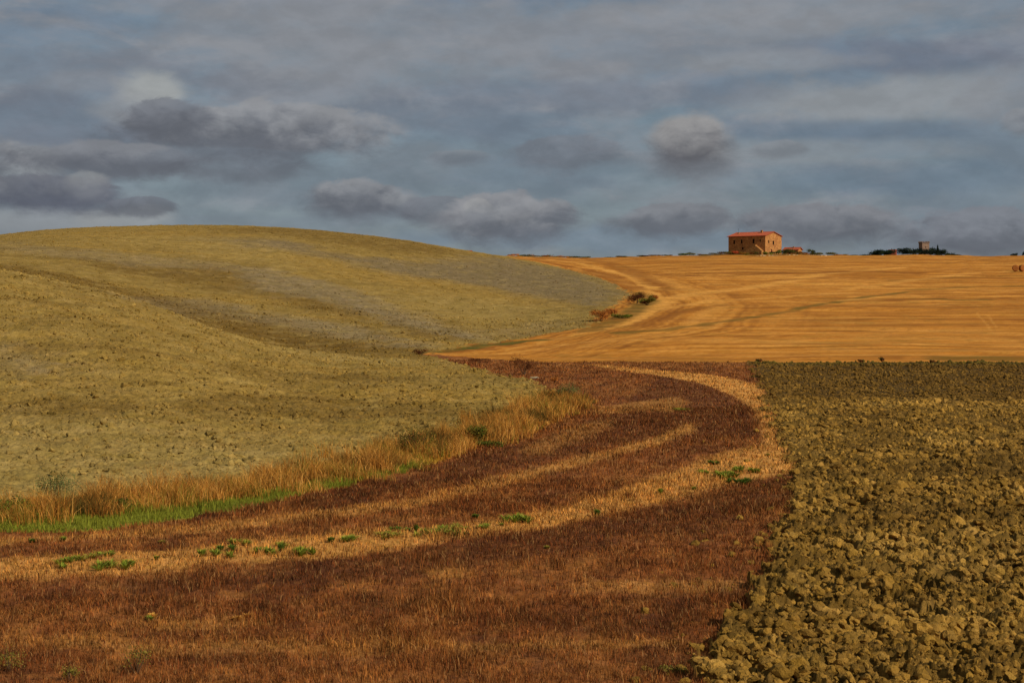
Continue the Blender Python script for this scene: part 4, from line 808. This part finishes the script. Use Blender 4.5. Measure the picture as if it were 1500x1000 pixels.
HB2 = [(1071, 592, 4.2, 1.1, OL+RB, 'brown scrub below the left end of the farmhouse front'), (1079, 590, 3.0, 1.5, ((164, 74, 40), (140, 62, 34)), 'reddish bush below the farmhouse front'), (1091, 590, 4, 1.1, OL+OR, 'tawny scrub in front of the farmhouse door'), (1103, 590, 4.5, 1.5, RB+DG, 'dark brown bush below the outside stair'), (1125, 589, 3.4, 1.1, GRN+DG, 'low green bush at the front corner of the farmhouse'), (1136, 590, 3.6, 1.3, DG+GRN, 'dark green bush below the gable windows'), (1147, 596, 3.6, 1.7, DG, 'dark green bush at the right end of the gable'), (1157, 598, 4.6, 2.3, DG, 'largest dark green bush between farmhouse and outbuilding'), (1175, 606, 4.2, 1.2, OL+RB, 'olive brown scrub before the outbuilding'), (1188, 612, 2.6, 2.0, DG, 'dark round bush on the skyline right of the outbuilding'), (1186, 600, 5.0, .9, OL+OR, 'tawny scrub below the dark round bush right of the outbuilding'), (1200, 602, 4.4, .9, RB+OL, 'brown scrub between the round bush and the pale stones'), (1216, 604, 4, 1.0, OL+DG, 'olive scrub right of the pale stones')]
for px, d, w, h, cols, lb in HB2: bush('scrub_bush', lb, 'bush', px, 0, w*1.25, h*1.35, cols, 1000, .12, 'bushes around the farmhouse', d=float(d), seed=9, stems=False, dz=.1)
for i, (px, d, s_) in enumerate([(1109, 584, .5), (1114, 583, .8), (1119, 584, .6), (1127, 583, .6), (1133, 583, .75), (1138, 583, .5), (1145, 584, .8), (1151, 583, .9), (1157, 584, .7), (1163, 583, .9), (1168, 585, .6), (1203, 590, .6), (1209, 590, .7)]):
    lb = ['leftmost pale stone below the farmhouse', 'largest pale stone below the left front of the farmhouse', 'pale stone at the front corner of the farmhouse', 'low pale stone left below the gable', 'broad pale stone below the middle of the gable', 'small pale stone right below the gable', 'pale boulder left of the largest green bush', 'pale boulder under the largest green bush', 'pale stone right under the largest green bush', 'large pale boulder before the outbuilding', 'small pale stone before the outbuilding', 'small pale stone among scrub right of the outbuilding', 'pale stone further right of the outbuilding'][i]
    stone(px, 0, s_, lb, 'boulder', d=float(d), flat=.7, col=(206, 176, 130), group='pale boulders by the farmhouse')

# ------------------------------------------------------------------ straw bales
STRAW = attr_mat('baled straw', (8.0,), .02, 14, .3)
def bale(px, row, rz, label):
    x, y = ground_at(px, row, 330, 480); Rr, Wd = .78, 1.25; n = 28; prof = [(-Wd/2, 0), (-Wd/2, .25), (-Wd/2-.02, .27), (-Wd/2, .3), (-Wd/2-.01, .55), (-Wd/2-.02, .57), (-Wd/2, .6), (-Wd/2+.03, Rr-.06), (-Wd/2+.09, Rr), (-.2, Rr+.015), (-.18, Rr-.01), (0, Rr+.015), (.18, Rr-.01), (.2, Rr+.015), (Wd/2-.09, Rr), (Wd/2-.03, Rr-.06), (Wd/2, .6), (Wd/2+.02, .57), (Wd/2+.01, .55), (Wd/2, .3), (Wd/2+.02, .27), (Wd/2, .25), (Wd/2, 0)]
    rgl = np.random.default_rng(int(px)); V_ = []
    for q in range(n):
        a = 2*math.pi*q/n
        for (u, r) in prof: rr = r*(1+rgl.normal(0, .012)); V_.append((u, rr*math.cos(a), rr*math.sin(a)*(.96 if math.sin(a) < 0 else 1)))
    m = len(prof); F_ = [[q*m+j, q*m+j+1, ((q+1) % n)*m+j+1, ((q+1) % n)*m+j] for q in range(n) for j in range(m-1)]
    V_ = np.array(V_); o = mesh_obj('straw_bale', V_, F_, STRAW, col=np.tile(lin((150, 92, 42)), (len(V_), 1))); o.location = (x, y, float(height(x, y))+Rr*.93); o.rotation_euler = (0, 0, rz); return tag(o, label, 'bale', 'round straw bales')
bale(1487.5, 397, R(75), 'round straw bale near the right picture edge, left of the pair')
bale(1497.5, 397, R(100), 'round straw bale cut by the right picture edge')
